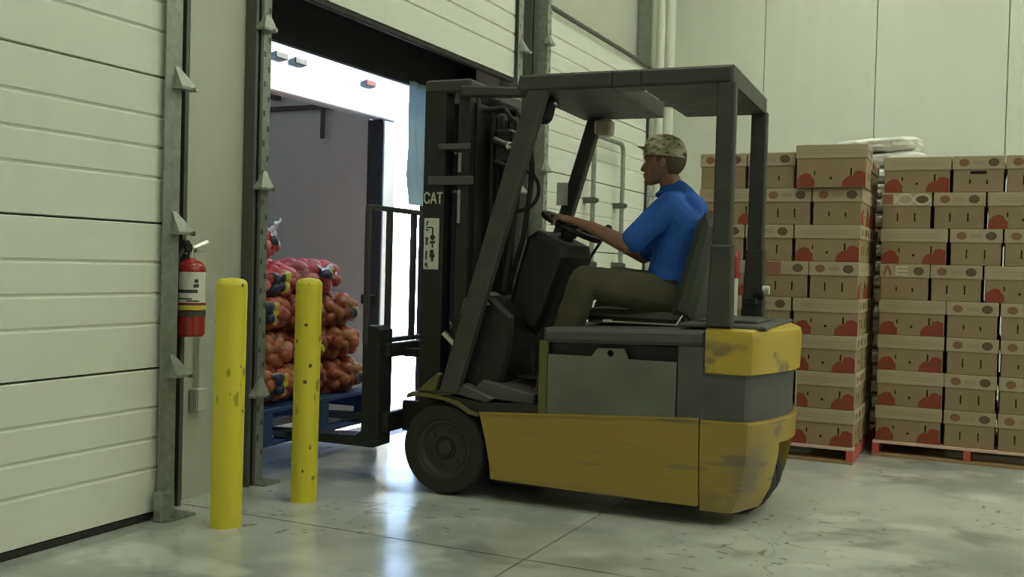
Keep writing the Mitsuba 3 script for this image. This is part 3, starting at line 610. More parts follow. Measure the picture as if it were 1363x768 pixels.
# --- lettering on the mast
def letters(t, h, x, y, z, depth=0.0025, bold=True):
    m = meshkit.text_mesh(t, h, depth, bold)
    v = m.vertices.copy()
    return trimesh.Trimesh(np.stack([x + v[:, 0], y - v[:, 2], z + v[:, 1]], 1), m.faces, process=False)
m = letters('CAT', 0.056, 0, 0, 0); w = m.extents[0]
m.apply_transform(np.diag([0.108 / w, 1, 1, 1])); m.apply_translation((-1.683 - m.bounds[0][0], 0.168, 1.462))
add('lettering', m, 'letter_cream', F_, label='cream CAT lettering')
pl = add('warning_plate', bx(-1.676, -1.590, 0.164, 0.169, 1.122, 1.386, 0.001), 'sign_white', F_, label='white warning plate with dark pictograms')
pic = [Polygon([(0.012, 0.225), (0.020, 0.225), (0.024, 0.25), (0.016, 0.25)]), sbox(0.016, 0.212, 0.05, 0.219), sbox(0.047, 0.15, 0.055, 0.215), sbox(0.012, 0.198, 0.026, 0.206),
       Point(0.05, 0.165).buffer(0.014), sbox(0.036, 0.135, 0.066, 0.147), sbox(0.046, 0.112, 0.056, 0.137), Point(0.018, 0.158).buffer(0.008), sbox(0.012, 0.125, 0.023, 0.15),
       Point(0.048, 0.09).buffer(0.012), sbox(0.036, 0.062, 0.064, 0.08), sbox(0.044, 0.042, 0.058, 0.064), sbox(0.012, 0.05, 0.022, 0.095), sbox(0.010, 0.016, 0.024, 0.034), sbox(0.014, 0.01, 0.03, 0.014)]
add('pictogram', cat(*[ext_xz(affinity.translate(q, -1.676, 1.122), 0.1625, 0.1642) for q in pic]), 'print_dark', pl)
# --- carriage, backrest, forks
add('carriage', cat(bx(-1.865, -1.825, 0.09, 0.93, 0.27, 0.37, 0.006), bx(-1.865, -1.825, 0.09, 0.93, 0.66, 0.73, 0.006), bx(-1.83, -1.69, 0.26, 0.29, 0.26, 0.42, 0.004), bx(-1.83, -1.69, 0.73, 0.76, 0.26, 0.42, 0.004), bx(-1.83, -1.69, 0.26, 0.29, 0.655, 0.70, 0.004), bx(-1.83, -1.69, 0.73, 0.76, 0.655, 0.70, 0.004)), 'black_steel', F_)
br = F_ + '__load_backrest'
for z in (1.425, 0.72): add('rail', bx(-1.965, -1.935, 0.06, 0.96, z, z + 0.025, 0.004), 'dark_metal', br)
for y in (0.07, 0.29, 0.565, 0.79, 0.93):
    add('bar', bx(-1.965, -1.935, y - 0.014, y + 0.014, 0.72, 1.43, 0.004), 'dark_metal', br)
for y in (0.065, 0.80):
    L = Polygon([(-1.965, 0.82), (-1.90, 0.82), (-1.865, 0.80), (-1.865, 0.20), (-1.89, 0.19), (-3.02, 0.197), (-3.04, 0.206), (-2.00, 0.245), (-1.965, 0.27)])
    add('fork', ext_xz(L, y, y + 0.13), 'black_steel', F_, label='black steel fork')
add('carriage_stop', bx(-2.02, -1.96, 0.12, 0.18, 0.93, 0.98, 0.006), 'black_plastic', F_)
# --- steering
st = np.array([-0.985, 0.50, 1.362]); ux = np.array([0.905, 0, -0.425]); up = np.array([0.425, 0, 0.905])
th = np.linspace(0, 2 * np.pi, 40, endpoint=False)
sw = add('steering_wheel', tube(np.array([st + 0.160 * (math.cos(a) * ux + math.sin(a) * np.array([0, 1, 0])) for a in th]), 0.017, 10, True), 'black_plastic', F_, smooth=True)
add('spoke', cat(*[cyl(st - 0.03 * up, st + 0.16 * (math.cos(a) * ux + math.sin(a) * np.array([0, 1, 0])), 0.010, 8) for a in (0.5, 2.6, 4.7)]), 'black_plastic', sw)
add('hub', cyl(st - 0.05 * up, st - 0.01 * up, 0.045, 16), 'black_plastic', sw)
add('steering_column', cyl(st - 0.16 * up + np.array([0.0, 0, 0]), st - 0.03 * up, 0.035, 14), 'black_plastic', F_, smooth=40)
add('lever', cat(cyl((-0.97, 0.72, 1.18), (-0.88, 0.80, 1.36), 0.008, 8), ball((-0.88, 0.80, 1.37), 0.02, 10)), 'black_plastic', F_, smooth=40)
# --- seat
add('seat', cat(bevel_poly([(-0.84, 0.895), (-0.30, 0.885), (-0.30, 0.945), (-0.80, 0.955), (-0.84, 0.935)], 0.27, 0.75, 0.025)), 'seat_vinyl', F_)
add('seat_back', bevel_poly([(-0.40, 0.94), (-0.29, 0.90), (-0.185, 1.36), (-0.20, 1.415), (-0.245, 1.43), (-0.285, 1.38), (-0.345, 1.15)], 0.26, 0.76, 0.035), 'seat_vinyl', F_, label='grey green seat back')
add('seat_rail', cat(cyl((-0.80, 0.262, 0.892), (-0.35, 0.262, 0.889), 0.007, 8), cyl((-0.36, 0.262, 0.889), (-0.33, 0.262, 0.935), 0.008, 8)), 'chrome', F_, smooth=40, label='thin chrome seat rail')
add('belt_buckle', bx(-0.73, -0.68, 0.255, 0.27, 0.885, 0.905, 0.004), 'chrome', F_)
# --- red canister between the rear posts
cn = thing('canister', 'small red canister with a white lower half standing between the rear posts of the forklift', 'canister')
add('top', lathe([[0, 0], [0.036, 0], [0.036, 0.10], [0.03, 0.13], [0.012, 0.145], [0, 0.145]], 18, (-0.205, 0.82, 1.118)), 'extinguisher_red', cn, smooth=40)
add('sleeve', lathe([[0, 0], [0.030, 0], [0.030, 0.20], [0, 0.20]], 18, (-0.205, 0.82, 0.919)), 'sign_white', cn, smooth=40, label='white lower half')
add('strobe', cat(cyl((-0.10, 0.86, 1.04), (-0.05, 0.86, 1.04), 0.03, 12), bx(-0.14, -0.08, 0.83, 0.915, 0.98, 1.02, 0.006)), 'black_plastic', F_)
add('strobe_lens', cyl((-0.055, 0.86, 1.06), (-0.02, 0.86, 1.06), 0.022, 12), 'sign_white', F_)

# ================================================================== DRIVER (in the forklift's frame)
pn = thing('person', 'man in blue polo shirt and camouflage cap sitting at the steering wheel', 'person')
NEARY, FARY = 0.315, 0.685
sh_n, el_n, wr_n = (-0.425, NEARY, 1.455), (-0.612, 0.265, 1.268), (-0.83, 0.315, 1.358)
sh_f, el_f, wr_f = (-0.425, FARY, 1.455), (-0.66, 0.735, 1.225), (-0.868, 0.675, 1.325)
hip_n, kn_n, an_n = (-0.43, 0.40, 1.015), (-0.80, 0.185, 1.088), (-0.985, 0.20, 0.57)
hip_f, kn_f, an_f = (-0.43, 0.60, 1.015), (-0.82, 0.80, 1.088), (-1.005, 0.80, 0.57)
B = [  # torso
     ((( -0.425, 0.44, 1.0), 0.10), ((-0.425, 0.56, 1.0), 0.10)),
     (((-0.425, 0.44, 1.0), 0.10), ((-0.435, 0.455, 1.14), 0.098)), (((-0.425, 0.56, 1.0), 0.10), ((-0.435, 0.545, 1.14), 0.098)), (((-0.435, 0.455, 1.14), 0.098), ((-0.435, 0.545, 1.14), 0.098)),
     (((-0.435, 0.455, 1.14), 0.098), ((-0.395, 0.42, 1.36), 0.105)), (((-0.435, 0.545, 1.14), 0.098), ((-0.395, 0.58, 1.36), 0.105)), (((-0.395, 0.42, 1.36), 0.105), ((-0.395, 0.58, 1.36), 0.105)),
     (((-0.395, 0.42, 1.36), 0.10), (sh_n, 0.058)), (((-0.395, 0.58, 1.36), 0.10), (sh_f, 0.058)), (((-0.43, 0.5, 1.49), 0.06), (sh_n, 0.055)), (((-0.43, 0.5, 1.49), 0.06), (sh_f, 0.055)),
     (((-0.435, 0.5, 1.48), 0.065), ((-0.475, 0.5, 1.60), 0.054)),                              # neck
     # arms
     ((sh_n, 0.056), (el_n, 0.042)), ((el_n, 0.043), (wr_n, 0.029)), ((sh_f, 0.056), (el_f, 0.042)), ((el_f, 0.043), (wr_f, 0.029)),
     # legs
     ((hip_n, 0.092), (kn_n, 0.058)), ((kn_n, 0.056), (an_n, 0.038)), ((hip_f, 0.092), (kn_f, 0.058)), ((kn_f, 0.056), (an_f, 0.038)),
     ((an_n, 0.034), ((-1.05, 0.20, 0.512), 0.026)), ((an_f, 0.036), ((-1.07, 0.80, 0.512), 0.026)),
     # head: skull, face, jaw, brow, nose, lips, chin, ears
     (((-0.500, 0.5, 1.715), 0.092, (1.06, 0.84, 1.05)), ((-0.515, 0.5, 1.69), 0.085, (1.05, 0.84, 1.0))),
     (((-0.545, 0.5, 1.685), 0.060, (1, 1.05, 1)), ((-0.572, 0.5, 1.605), 0.030, (1, 1.25, 1))),
     (((-0.500, 0.5, 1.65), 0.058, (1, 1.1, 1)), ((-0.565, 0.5, 1.602), 0.028, (1, 1.3, 0.9))),
     (((-0.592, 0.472, 1.712), 0.013), ((-0.592, 0.528, 1.712), 0.013)),
     (((-0.600, 0.5, 1.69), 0.009), ((-0.614, 0.5, 1.657), 0.0125)), (((-0.609, 0.489, 1.653), 0.008), ((-0.609, 0.511, 1.653), 0.008)),
     (((-0.598, 0.488, 1.629), 0.010), ((-0.598, 0.512, 1.629), 0.010)), (((-0.597, 0.489, 1.618), 0.010), ((-0.597, 0.511, 1.618), 0.010)),
     (((-0.590, 0.49, 1.593), 0.014), ((-0.590, 0.51, 1.593), 0.014)),
     (((-0.492, 0.418, 1.685), 0.020, (0.8, 0.4, 1.2)), ((-0.500, 0.422, 1.665), 0.014, (0.8, 0.4, 1.1))), (((-0.492, 0.582, 1.685), 0.020, (0.8, 0.4, 1.2)), ((-0.500, 0.578, 1.665), 0.014, (0.8, 0.4, 1.1)))]
def hand(w, palm, kn, side, curl):
    """Palm and five fingers; kn: first knuckle (index side), side: step to the next finger, curl: the three joints' offsets."""
    w, palm, kn, side = (np.array(a, float) for a in (w, palm, kn, side)); out = []
    k3 = kn + 3 * side
    out += [((w, 0.026), (palm, 0.021)), ((palm, 0.019), (kn, 0.013)), ((palm, 0.019), (k3, 0.012)), ((kn, 0.013), (k3, 0.012)), ((w + (0, 0, 0.004), 0.022), ((kn + k3) / 2, 0.015))]
    for i, L in enumerate((0.95, 1.06, 1.0, 0.8)):
        p = kn + i * side
        for o, r0, r1 in zip(curl, (0.0105, 0.0098, 0.009), (0.0098, 0.009, 0.008)):
            q = p + np.array(o) * L; out.append(((p, r0), (q, r1))); p = q
    return out
B += hand(wr_n, (-0.915, 0.335, 1.385), (-0.975, 0.372, 1.404), (0.004, -0.0215, -0.004), [(-0.040, 0.006, 0.012), (-0.026, 0.006, -0.016), (-0.006, 0.004, -0.022)])
B += [(((-0.90, 0.352, 1.378), 0.015), ((-0.945, 0.384, 1.372), 0.012)), (((-0.945, 0.384, 1.372), 0.0115), ((-0.985, 0.392, 1.362), 0.0095))]
B += hand(wr_f, (-0.935, 0.668, 1.372), (-0.985, 0.630, 1.396), (0.004, 0.0215, -0.004), [(-0.040, -0.004, 0.010), (-0.026, -0.006, -0.016), (-0.006, -0.004, -0.022)])
B += [(((-0.92, 0.652, 1.364), 0.015), ((-0.96, 0.622, 1.36), 0.012)), (((-0.96, 0.622, 1.36), 0.0115), ((-0.995, 0.615, 1.352), 0.0095))]
body = bones(B, 0.0075, 4, 16)
add('body', body, 'skin', pn, smooth=True)
def cloth(chains, edge, amp, freq, seed, cuts=(), iters=8):
    m = bones(chains, edge, iters, 20)
    for c in cuts:                                                # (origin, normal): keep what lies along the normal
        o, n = np.array(c[0], float), np.array(c[1], float); n /= np.linalg.norm(n)
        m = tm(mf(m).trim_by_plane(tuple(n), float(o @ n)))
    v = m.vertices; n = m.vertex_normals
    d = meshkit.fbm(v * np.array(freq), 3, seed) - 0.5
    return trimesh.Trimesh(v + n * (d * amp)[:, None], m.faces, process=False)
g_ = 0.016
slv_n = np.array(sh_n) + 0.86 * (np.array(el_n) - np.array(sh_n)); slv_f = np.array(sh_f) + 0.86 * (np.array(el_f) - np.array(sh_f))
S = [(((-0.43, 0.435, 1.07), 0.118), ((-0.43, 0.565, 1.07), 0.118)),
     (((-0.43, 0.435, 1.07), 0.118), ((-0.435, 0.44, 1.15), 0.118)), (((-0.43, 0.565, 1.07), 0.118), ((-0.435, 0.56, 1.15), 0.118)), (((-0.435, 0.44, 1.15), 0.118), ((-0.435, 0.56, 1.15), 0.118)),
     (((-0.435, 0.44, 1.15), 0.116), ((-0.390, 0.415, 1.36), 0.122)), (((-0.435, 0.56, 1.15), 0.116), ((-0.390, 0.585, 1.36), 0.122)), (((-0.390, 0.415, 1.36), 0.122), ((-0.390, 0.585, 1.36), 0.122)),
     (((-0.390, 0.415, 1.36), 0.115), (sh_n, 0.074)), (((-0.390, 0.585, 1.36), 0.115), (sh_f, 0.074)), (((-0.425, 0.5, 1.485), 0.075), (sh_n, 0.070)), (((-0.425, 0.5, 1.485), 0.075), (sh_f, 0.070)),
     (((-0.43, 0.5, 1.49), 0.074), ((-0.458, 0.5, 1.545), 0.066)), (((-0.375, 0.45, 1.455), 0.085), ((-0.375, 0.55, 1.455), 0.085)), (((-0.375, 0.45, 1.455), 0.085), ((-0.385, 0.45, 1.32), 0.11)), (((-0.375, 0.55, 1.455), 0.085), ((-0.385, 0.55, 1.32), 0.11)), (((-0.375, 0.5, 1.46), 0.085), ((-0.45, 0.5, 1.55), 0.062)),
     ((sh_n, 0.074), (slv_n, 0.064)), ((sh_f, 0.074), (slv_f, 0.064))]
add('shirt', cloth(S, 0.011, 0.016, (16, 14, 9), 3, [((-0.4, 0.5, 1.062), (0, 0, 1))]), 'blue_cloth', pn, smooth=True, label='blue polo shirt with short sleeves')
col = arc((-0.468, 0.5, 1.545), 0.064, 0, 360, 25, 'xy')[:-1]; col[:, 2] += -0.5 * (col[:, 0] + 0.468) * -0.6
add('collar', tube(col, 0.013, 8, True), 'blue_cloth', pn, smooth=True)
Tn = [(((-0.43, 0.435, 1.0), 0.118), ((-0.43, 0.565, 1.0), 0.118)), (((-0.43, 0.435, 1.0), 0.118), ((-0.43, 0.447, 1.05), 0.104)), (((-0.43, 0.565, 1.0), 0.118), ((-0.43, 0.553, 1.05), 0.104)), (((-0.43, 0.447, 1.05), 0.104), ((-0.43, 0.553, 1.05), 0.104)),
      ((hip_n, 0.108), (kn_n, 0.078)), ((kn_n, 0.078), ((-0.97, 0.20, 0.62), 0.062)), ((hip_f, 0.108), (kn_f, 0.078)), ((kn_f, 0.078), ((-0.99, 0.80, 0.62), 0.062)),
      (((-0.97, 0.20, 0.62), 0.062), ((-0.98, 0.20, 0.56), 0.064)), (((-0.99, 0.80, 0.62), 0.062), ((-1.0, 0.80, 0.56), 0.064))]
add('trousers', cloth(Tn, 0.012, 0.018, (13, 11, 8), 8), 'trouser_cloth', pn, smooth=True, label='olive brown trousers')
add('belt', lathe([[0.98, 0], [1.0, 0], [1.0, 0.034], [0.98, 0.034]], 36).apply_transform(np.array([[0.126, 0, 0, -0.432], [0, 0.186, 0, 0.5], [0, 0, 1, 1.068], [0, 0, 0, 1.0]])), 'leather', pn, smooth=40)
add('key_clip', bx(-0.545, -0.50, 0.352, 0.366, 1.085, 1.105, 0.005), 'chrome', pn, label='small bright clip on the belt')
for y, x in ((0.20, 0.03), (0.80, 0.01)):
    add('shoe', bones([(((-0.99 + x, y, 0.515), 0.040), ((-1.06 + x, y, 0.508), 0.040)), (((-1.06 + x, y, 0.508), 0.040), ((-1.17 + x, y, 0.505), 0.034)), (((-1.0 + x, y, 0.52), 0.04), ((-1.01 + x, y, 0.57), 0.042))], 0.012, 4), 'leather', pn, smooth=True)
hm = sub(ball((-0.497, 0.5, 1.713), 0.099, 28, (1.06, 0.86, 1.06)), bx(-0.70, -0.525, 0.3, 0.7, 1.5, 1.77), bx(-0.70, -0.47, 0.3, 0.7, 1.5, 1.69), bx(-0.7, -0.2, 0.3, 0.7, 1.5, 1.625))
add('hair', hm, 'hair', pn, smooth=40, label='short brown hair under the cap')
crown = [[0.0, 0.112], [0.035, 0.111], [0.065, 0.100], [0.085, 0.078], [0.097, 0.045], [0.101, 0.0], [0.096, 0.0], [0.09, 0.045], [0.07, 0.085], [0.0, 0.104]]
cp = lathe(crown[::-1], 30); cp.apply_transform(np.array([[1.10, 0, 0, -0.503], [0, 0.90, 0, 0.5], [-0.10, 0, 1, 1.718], [0, 0, 0, 1.0]]))
ck = add('cap', cp, 'cap_cloth', pn, smooth=40, label='camouflage cap with a curved brim')
V, F = [], []
for k, (s, zoff) in enumerate(((0.0, 0.0), (0.5, 0.012), (1.0, 0.016))):
    for a in np.linspace(-62, 62, 13):
        a = math.radians(a); c = math.cos(a)
        V.append((-0.503 - 0.108 * math.cos(a) - 0.034 * s * c, 0.5 + 0.088 * math.sin(a) * (1 + 0.0 * s), 1.735 + zoff * 1.4 + 0.016 * c - 0.012 * (1 - c)))
V = np.array(V); n = 13
for i in range(2):
    for q in range(n - 1): F += [[i * n + q, i * n + q + 1, i * n + n + q + 1], [i * n + q, i * n + n + q + 1, i * n + n + q]]
V2 = V - [0, 0, 0.004]; F = F + [[c + len(V), b + len(V), a + len(V)] for a, b, c in F]
add('brim', trimesh.Trimesh(np.vstack([V, V2]), F, process=False), 'cap_cloth', ck, smooth=True)
for y in (0.472, 0.528):
    k = add('eye', ball((-0.590, y, 1.690), 0.011, 10), 'eye_white', pn, smooth=True)
    add('pupil', ball((-0.5965, y, 1.690), 0.0055, 8), 'hair', k, smooth=True)
XF = None

# ================================================================== ONION PALLET ON THE FORKS
def at_f(x, y, z, rz=0.0): return FL @ trimesh.transformations.translation_matrix((x, y, z)) @ trimesh.transformations.rotation_matrix(rz, (0, 0, 1))
PX0, PX1, PY0, PY1 = -3.60, -2.44, -0.14, 1.04           # in the forklift's frame
pp = thing('pallet', 'blue pallet carried on the forks under the onion sacks', 'pallet')
XF = FL
for y in (PY0, (PY0 + PY1) / 2 - 0.05, PY1 - 0.10):
    add('stringer', cat(bx(PX0, PX1, y, y + 0.10, 0.255, 0.34)), 'pallet_blue', pp)
for k in range(7):
    x = PX0 + k * (PX1 - PX0 - 0.12) / 6
    add('deck_board', bx(x, x + 0.12, PY0, PY1, 0.34, 0.362, 0.003), 'pallet_blue', pp)
for x in (PX0, (PX0 + PX1) / 2 - 0.05, PX1 - 0.10):
    add('bottom_board', bx(x, x + 0.10, PY0, PY1, 0.165, 0.185, 0.003), 'pallet_blue', pp)
for x in (PX0, (PX0 + PX1) / 2 - 0.05, PX1 - 0.10):
    for y in (PY0, (PY0 + PY1) / 2 - 0.05, PY1 - 0.10):
        add('block', bx(x, x + 0.10, y, y + 0.10, 0.185, 0.255), 'pallet_blue', pp)
XF = None
def sack_mesh(L, Wd, H, seed, cols, tie):
    """A net sack: superellipsoid skin pressed out by the onions inside."""
    r = np.random.default_rng(seed)
    ico = trimesh.creation.icosphere(subdivisions=5); u = ico.vertices
    e = 0.62
    def sup(u):
        s = np.abs(u) ** (1 / e * 0.0 + 1.0)
        k = (np.abs(u) ** 3.0).sum(1) ** (-1 / 3.0)
        p = u * k[:, None] * np.array([L / 2, Wd / 2, H / 2])
        p[:, 2] *= 1 - 0.25 * np.clip(np.abs(p[:, 0]) / (L / 2), 0, 1) ** 4
        return p
    p = sup(u)
    cand = sup(r.normal(size=(900, 3)) / 1.0 * 1.0 if False else (lambda q: q / np.linalg.norm(q, axis=1, keepdims=True))(r.normal(size=(1500, 3))))
    keep = []
    for c in cand:
        if all(np.linalg.norm(c - k) > 0.066 for k in keep): keep.append(c)
    keep = np.array(keep); rad = r.uniform(0.043, 0.052, len(keep))
    d = np.linalg.norm(p[:, None] - keep[None], axis=2); i = d.argmin(1); dm = d[np.arange(len(p)), i]
    bump = np.sqrt(np.maximum(0, rad[i] ** 2 - dm ** 2)) - 0.03
    nrm = p / np.array([L / 2, Wd / 2, H / 2]) ** 2; nrm /= np.linalg.norm(nrm, axis=1, keepdims=True)
    q = p + nrm * np.maximum(bump, -0.012)[:, None] * 1.15
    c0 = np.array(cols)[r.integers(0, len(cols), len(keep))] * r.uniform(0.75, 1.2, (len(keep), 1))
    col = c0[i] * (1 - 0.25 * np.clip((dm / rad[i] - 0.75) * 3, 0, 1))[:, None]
    return trimesh.Trimesh(q, ico.faces, process=False), np.clip(col, 0, 1), u
ONION = [(0.36, 0.105, 0.045), (0.42, 0.15, 0.07), (0.30, 0.07, 0.035), (0.36, 0.085, 0.05), (0.40, 0.19, 0.095)]
REDON = [(0.52, 0.085, 0.10), (0.60, 0.16, 0.17), (0.44, 0.055, 0.07), (0.62, 0.20, 0.19)]
SV = {}
for nm, cols, sds in (('o', ONION, (11, 12, 13)), ('r', REDON, (21, 22))):
    for q, sd in enumerate(sds):
        m, c, u = sack_mesh(0.585, 0.40, 0.20, sd, cols, None)
        bands = []
        # label printed on the net: a strip over the +x end and one along the side
        r = np.random.default_rng(sd)
        msk = (u[:, 0] > 0.15) & (np.abs(u[:, 1] - 0.22 * (q - 1)) < 0.27) & (u[:, 2] > (-0.62, -0.2, -0.5)[q % 3]) & (u[:, 2] < (0.45, 0.62, 0.25)[q % 3])
        f = m.faces[msk[m.faces].all(1)]
        lv_ = m.vertices.copy(); out = lv_ / np.linalg.norm(lv_, axis=1, keepdims=True)
        lm = trimesh.Trimesh(lv_ + out * 0.006, f, process=False)
        lc = np.where(((u[:, 1] - 0.22 * (q - 1)) > 0.10)[:, None], (0.62, 0.50, 0.06), (0.022, 0.026, 0.06))
        lc = np.where((u[:, 2] > 0.42)[:, None], (0.62, 0.64, 0.72), lc)
        used = np.unique(f); remap = -np.ones(len(lv_), int); remap[used] = np.arange(len(used))
        lm = trimesh.Trimesh(lm.vertices[used], remap[f], process=False)
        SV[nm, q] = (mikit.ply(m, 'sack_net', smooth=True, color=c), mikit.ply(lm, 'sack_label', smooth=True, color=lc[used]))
tuft = cat(tube(np.array([(0.26, 0, 0.06), (0.30, 0.01, 0.085), (0.315, 0.0, 0.11)]), 0.016, 8), tube(np.array([(0.315, 0, 0.105), (0.335, 0.02, 0.115), (0.33, 0.03, 0.13)]), 0.009, 7))
SV['tie'] = mikit.ply(tuft, 'plastic_white', smooth=40)
def sack(kind, q, x, y, z, rz, tilt, label, tie=False, s=(1, 1, 1)):
    k = thing('onion_sack', label, 'onion sack', 'onion sacks on the blue pallet')
    M = at_f(x, y, z) @ trimesh.transformations.euler_matrix(tilt[0], tilt[1], rz) @ np.diag([*s, 1.0])
    tw = T(M.tolist())
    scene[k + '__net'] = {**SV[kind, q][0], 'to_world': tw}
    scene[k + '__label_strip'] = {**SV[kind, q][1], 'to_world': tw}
    labels[k + '__label_strip'] = {'label': 'printed navy label strip'}
    if tie: scene[k + '__tie'] = {**SV['tie'], 'to_world': tw}
layers = [(0.468, 'o'), (0.66, 'o'), (0.852, 'o'), (1.045, 'o')]
rs = np.random.default_rng(5); LN = ['bottom', 'second', 'third', 'fourth']; nq = 0
for li, (z, kd) in enumerate(layers):
    rows = 3 if li < 3 else 2
    for xi in range(2):
        for yi in range(rows):
            x = -2.745 - xi * 0.60 + rs.uniform(-0.03, 0.03) - (0.02 * li if xi == 0 else 0)
            y = (0.06 + yi * 0.365 if rows == 3 else 0.11 + yi * 0.50) + rs.uniform(-0.012, 0.012)
            kind = 'r' if (li, xi, yi) in ((3, 0, 1), (3, 0, 0), (3, 1, 1)) else kd
            c = 'red' if kind == 'r' else 'orange brown'
            side = ('nearest to the perforated door track', 'in the middle', 'farthest from the door track')[yi] if rows == 3 else ('nearest to the door track', 'farthest from the door track')[yi]
            lab = f'{c} onion sack in the {LN[li]} layer on the blue pallet, {"front" if xi == 0 else "rear"} row towards the {"forklift" if xi == 0 else "trailer"}, {side}'
            lab = f'{c} net sack of onions, {LN[li]} layer, {"front" if xi == 0 else "rear"} row, {side}'
            sack(kind, nq % (2 if kind == 'r' else 3), x, y, z, rs.uniform(-0.13, 0.13) + (math.pi if (li + yi) % 2 and kind == 'o' else 0.0), (rs.uniform(-0.07, 0.07), rs.uniform(-0.08, 0.05)), lab, tie=(li == 3 and xi == 1), s=(1.0, 0.94 if rows == 3 else 1.22, 1.0)); nq += 1
sack('r', 1, -2.80, 0.07, 1.235, 0.25, (0.05, -0.06), 'red net sack of onions with a white tie lying on top of the load', tie=True, s=(0.8, 0.8, 0.95))

# ================================================================== CARTONS
BH, LW, SW = 0.2255, 0.40, 0.30                           # layer height, long side, short side
def carton_parts(lidkind, holes, sides, bh=BH, k=1.0):
    """One carton standing on z = 0, its long sides facing -y and +y, printed on the given sides (0: -y, 1: +x, 2: +y, 3: -x)."""
    lh = 0.086; a, b = LW / 2 * k, SW / 2 * k; lz = bh - lh; w = a - 0.012; out = []
    def put(n, poly, side, mm, d0, d1):
        m = ext_xz(poly, 0, d1 - d0)
        m.apply_translation((0, -{0: b, 1: a, 2: b, 3: a}[side] - d1, 0))
        m.apply_transform(trimesh.transformations.rotation_matrix([0, math.pi / 2, math.pi, -math.pi / 2][side], (0, 0, 1)))
        out.append((n, m, mm))
    out += [('body', bx(-a + 0.009, a - 0.009, -b + 0.009, b - 0.009, 0.0, bh - 0.02, 0.003), 'cardboard'),
            ('lid', bx(-a + 0.002, a - 0.002, -b + 0.002, b - 0.002, bh - lh, bh - 0.001, 0.004), 'cardboard_lid')]
    reds = [Polygon([(-w, 0.004), (-w, 0.05), (-w + 0.02, 0.075), (-w + 0.05, 0.088), (-w + 0.078, 0.082), (-w + 0.092, 0.055), (-w + 0.105, 0.045), (-w + 0.105, 0.004)]),
            Polygon([(w, 0.004), (w - 0.135, 0.004), (w - 0.13, 0.04), (w - 0.10, 0.068), (w - 0.075, 0.066), (w - 0.06, 0.095), (w - 0.03, 0.10), (w, 0.085)])]
    lh_holes = [sbox(-w + 0.10, 0.075, -w + 0.107, 0.10), sbox(w - 0.088, 0.07, w - 0.079, 0.114), sbox(-0.006, 0.05, 0.007, 0.063)]
    sh_holes = [sbox(-0.055, 0.045, -0.047, 0.098), sbox(0.047, 0.045, 0.055, 0.098)] if holes == 0 else [sbox(-0.05, 0.055, -0.042, 0.08), sbox(0.045, 0.05, 0.054, 0.075)]
    if holes == 2: sh_holes = sh_holes + [sbox(-0.042, 0.116, 0.042, 0.127).buffer(0.004)]
    c = lz + 0.043
    el1, el2 = (affinity.scale(Point(x, c).buffer(q, 8), 1, 0.82) for x, q in ((-0.082, 0.029), (0.084, 0.031)))
    for s in sides:
        if s in (0, 2):
            for q in reds: put('red_print', q, s, 'print_red', -0.0095, -0.0078)
            for q in lh_holes: put('hand_hole', q, s, 'hole_dark', -0.0095, -0.0074)
            put('lid_line', sbox(-w + 0.03, c + 0.003, w - 0.03, c + 0.009), s, 'print_faint', -0.0025, -0.001)
            put('lid_line', sbox(-w + 0.05, c - 0.014, w - 0.06, c - 0.009), s, 'print_faint', -0.0025, -0.001)
            continue
        for q in sh_holes: put('hand_hole', q, s, 'hole_dark', -0.0095, -0.0074)
        if lidkind == 0:
            put('lid_emblem', el1, s, 'print_rust', -0.0025, -0.0009); put('lid_emblem', el2, s, 'print_brown', -0.0025, -0.0009)
            put('lid_line', sbox(-0.03, c - 0.012, 0.03, c + 0.012), s, 'print_faint', -0.0025, -0.001)
        elif lidkind == 1:
            put('lid_patch', sbox(-0.14, lz + 0.012, -0.082, lz + 0.075), s, 'print_red_lid', -0.0025, -0.0009)
            put('lid_stroke', sbox(-0.074, lz + 0.014, -0.060, lz + 0.074), s, 'print_cream', -0.0025, -0.0009)
            for x in (-0.008, 0.092):
                put('lid_ring', affinity.scale(Point(x, c).buffer(0.052, 10), 1, 0.72).difference(affinity.scale(Point(x, c).buffer(0.039, 10), 1, 0.66)), s, 'print_cream', -0.0025, -0.0009)
            put('lid_emblem', affinity.scale(Point(0.092, c).buffer(0.036, 10), 1, 0.62), s, 'print_brown', -0.0025, -0.0012)
        elif lidkind == 2:
            put('lid_letter', Polygon([(-0.13, lz + 0.014), (-0.11, lz + 0.074), (-0.092, lz + 0.074), (-0.072, lz + 0.014), (-0.086, lz + 0.014), (-0.10, lz + 0.058), (-0.116, lz + 0.014)]), s, 'print_red_lid', -0.0025, -0.0009)
            e_ = sbox(-0.052, lz + 0.014, -0.040, lz + 0.074)
            for z in (0.062, 0.038, 0.014): e_ = e_.union(sbox(-0.05, lz + z, 0.018, lz + z + 0.012))
            put('lid_letter', e_, s, 'print_cream', -0.0025, -0.0009)
            put('lid_emblem', el2, s, 'print_brown', -0.0025, -0.0009)
        else:
            put('lid_patch', sbox(-0.143, lz + 0.006, -0.02, lz + 0.080), s, 'print_red_lid', -0.0025, -0.0012)
            put('lid_emblem', el2, s, 'print_brown', -0.0025, -0.0009)
    seen, res = {}, []
    for n, m, mm in out:
        i = seen.get(n, 0); seen[n] = i + 1
        res.append((n if i == 0 else f'{n}_{i:03d}', mikit.ply(m, mm)))
    return res
CK = {}
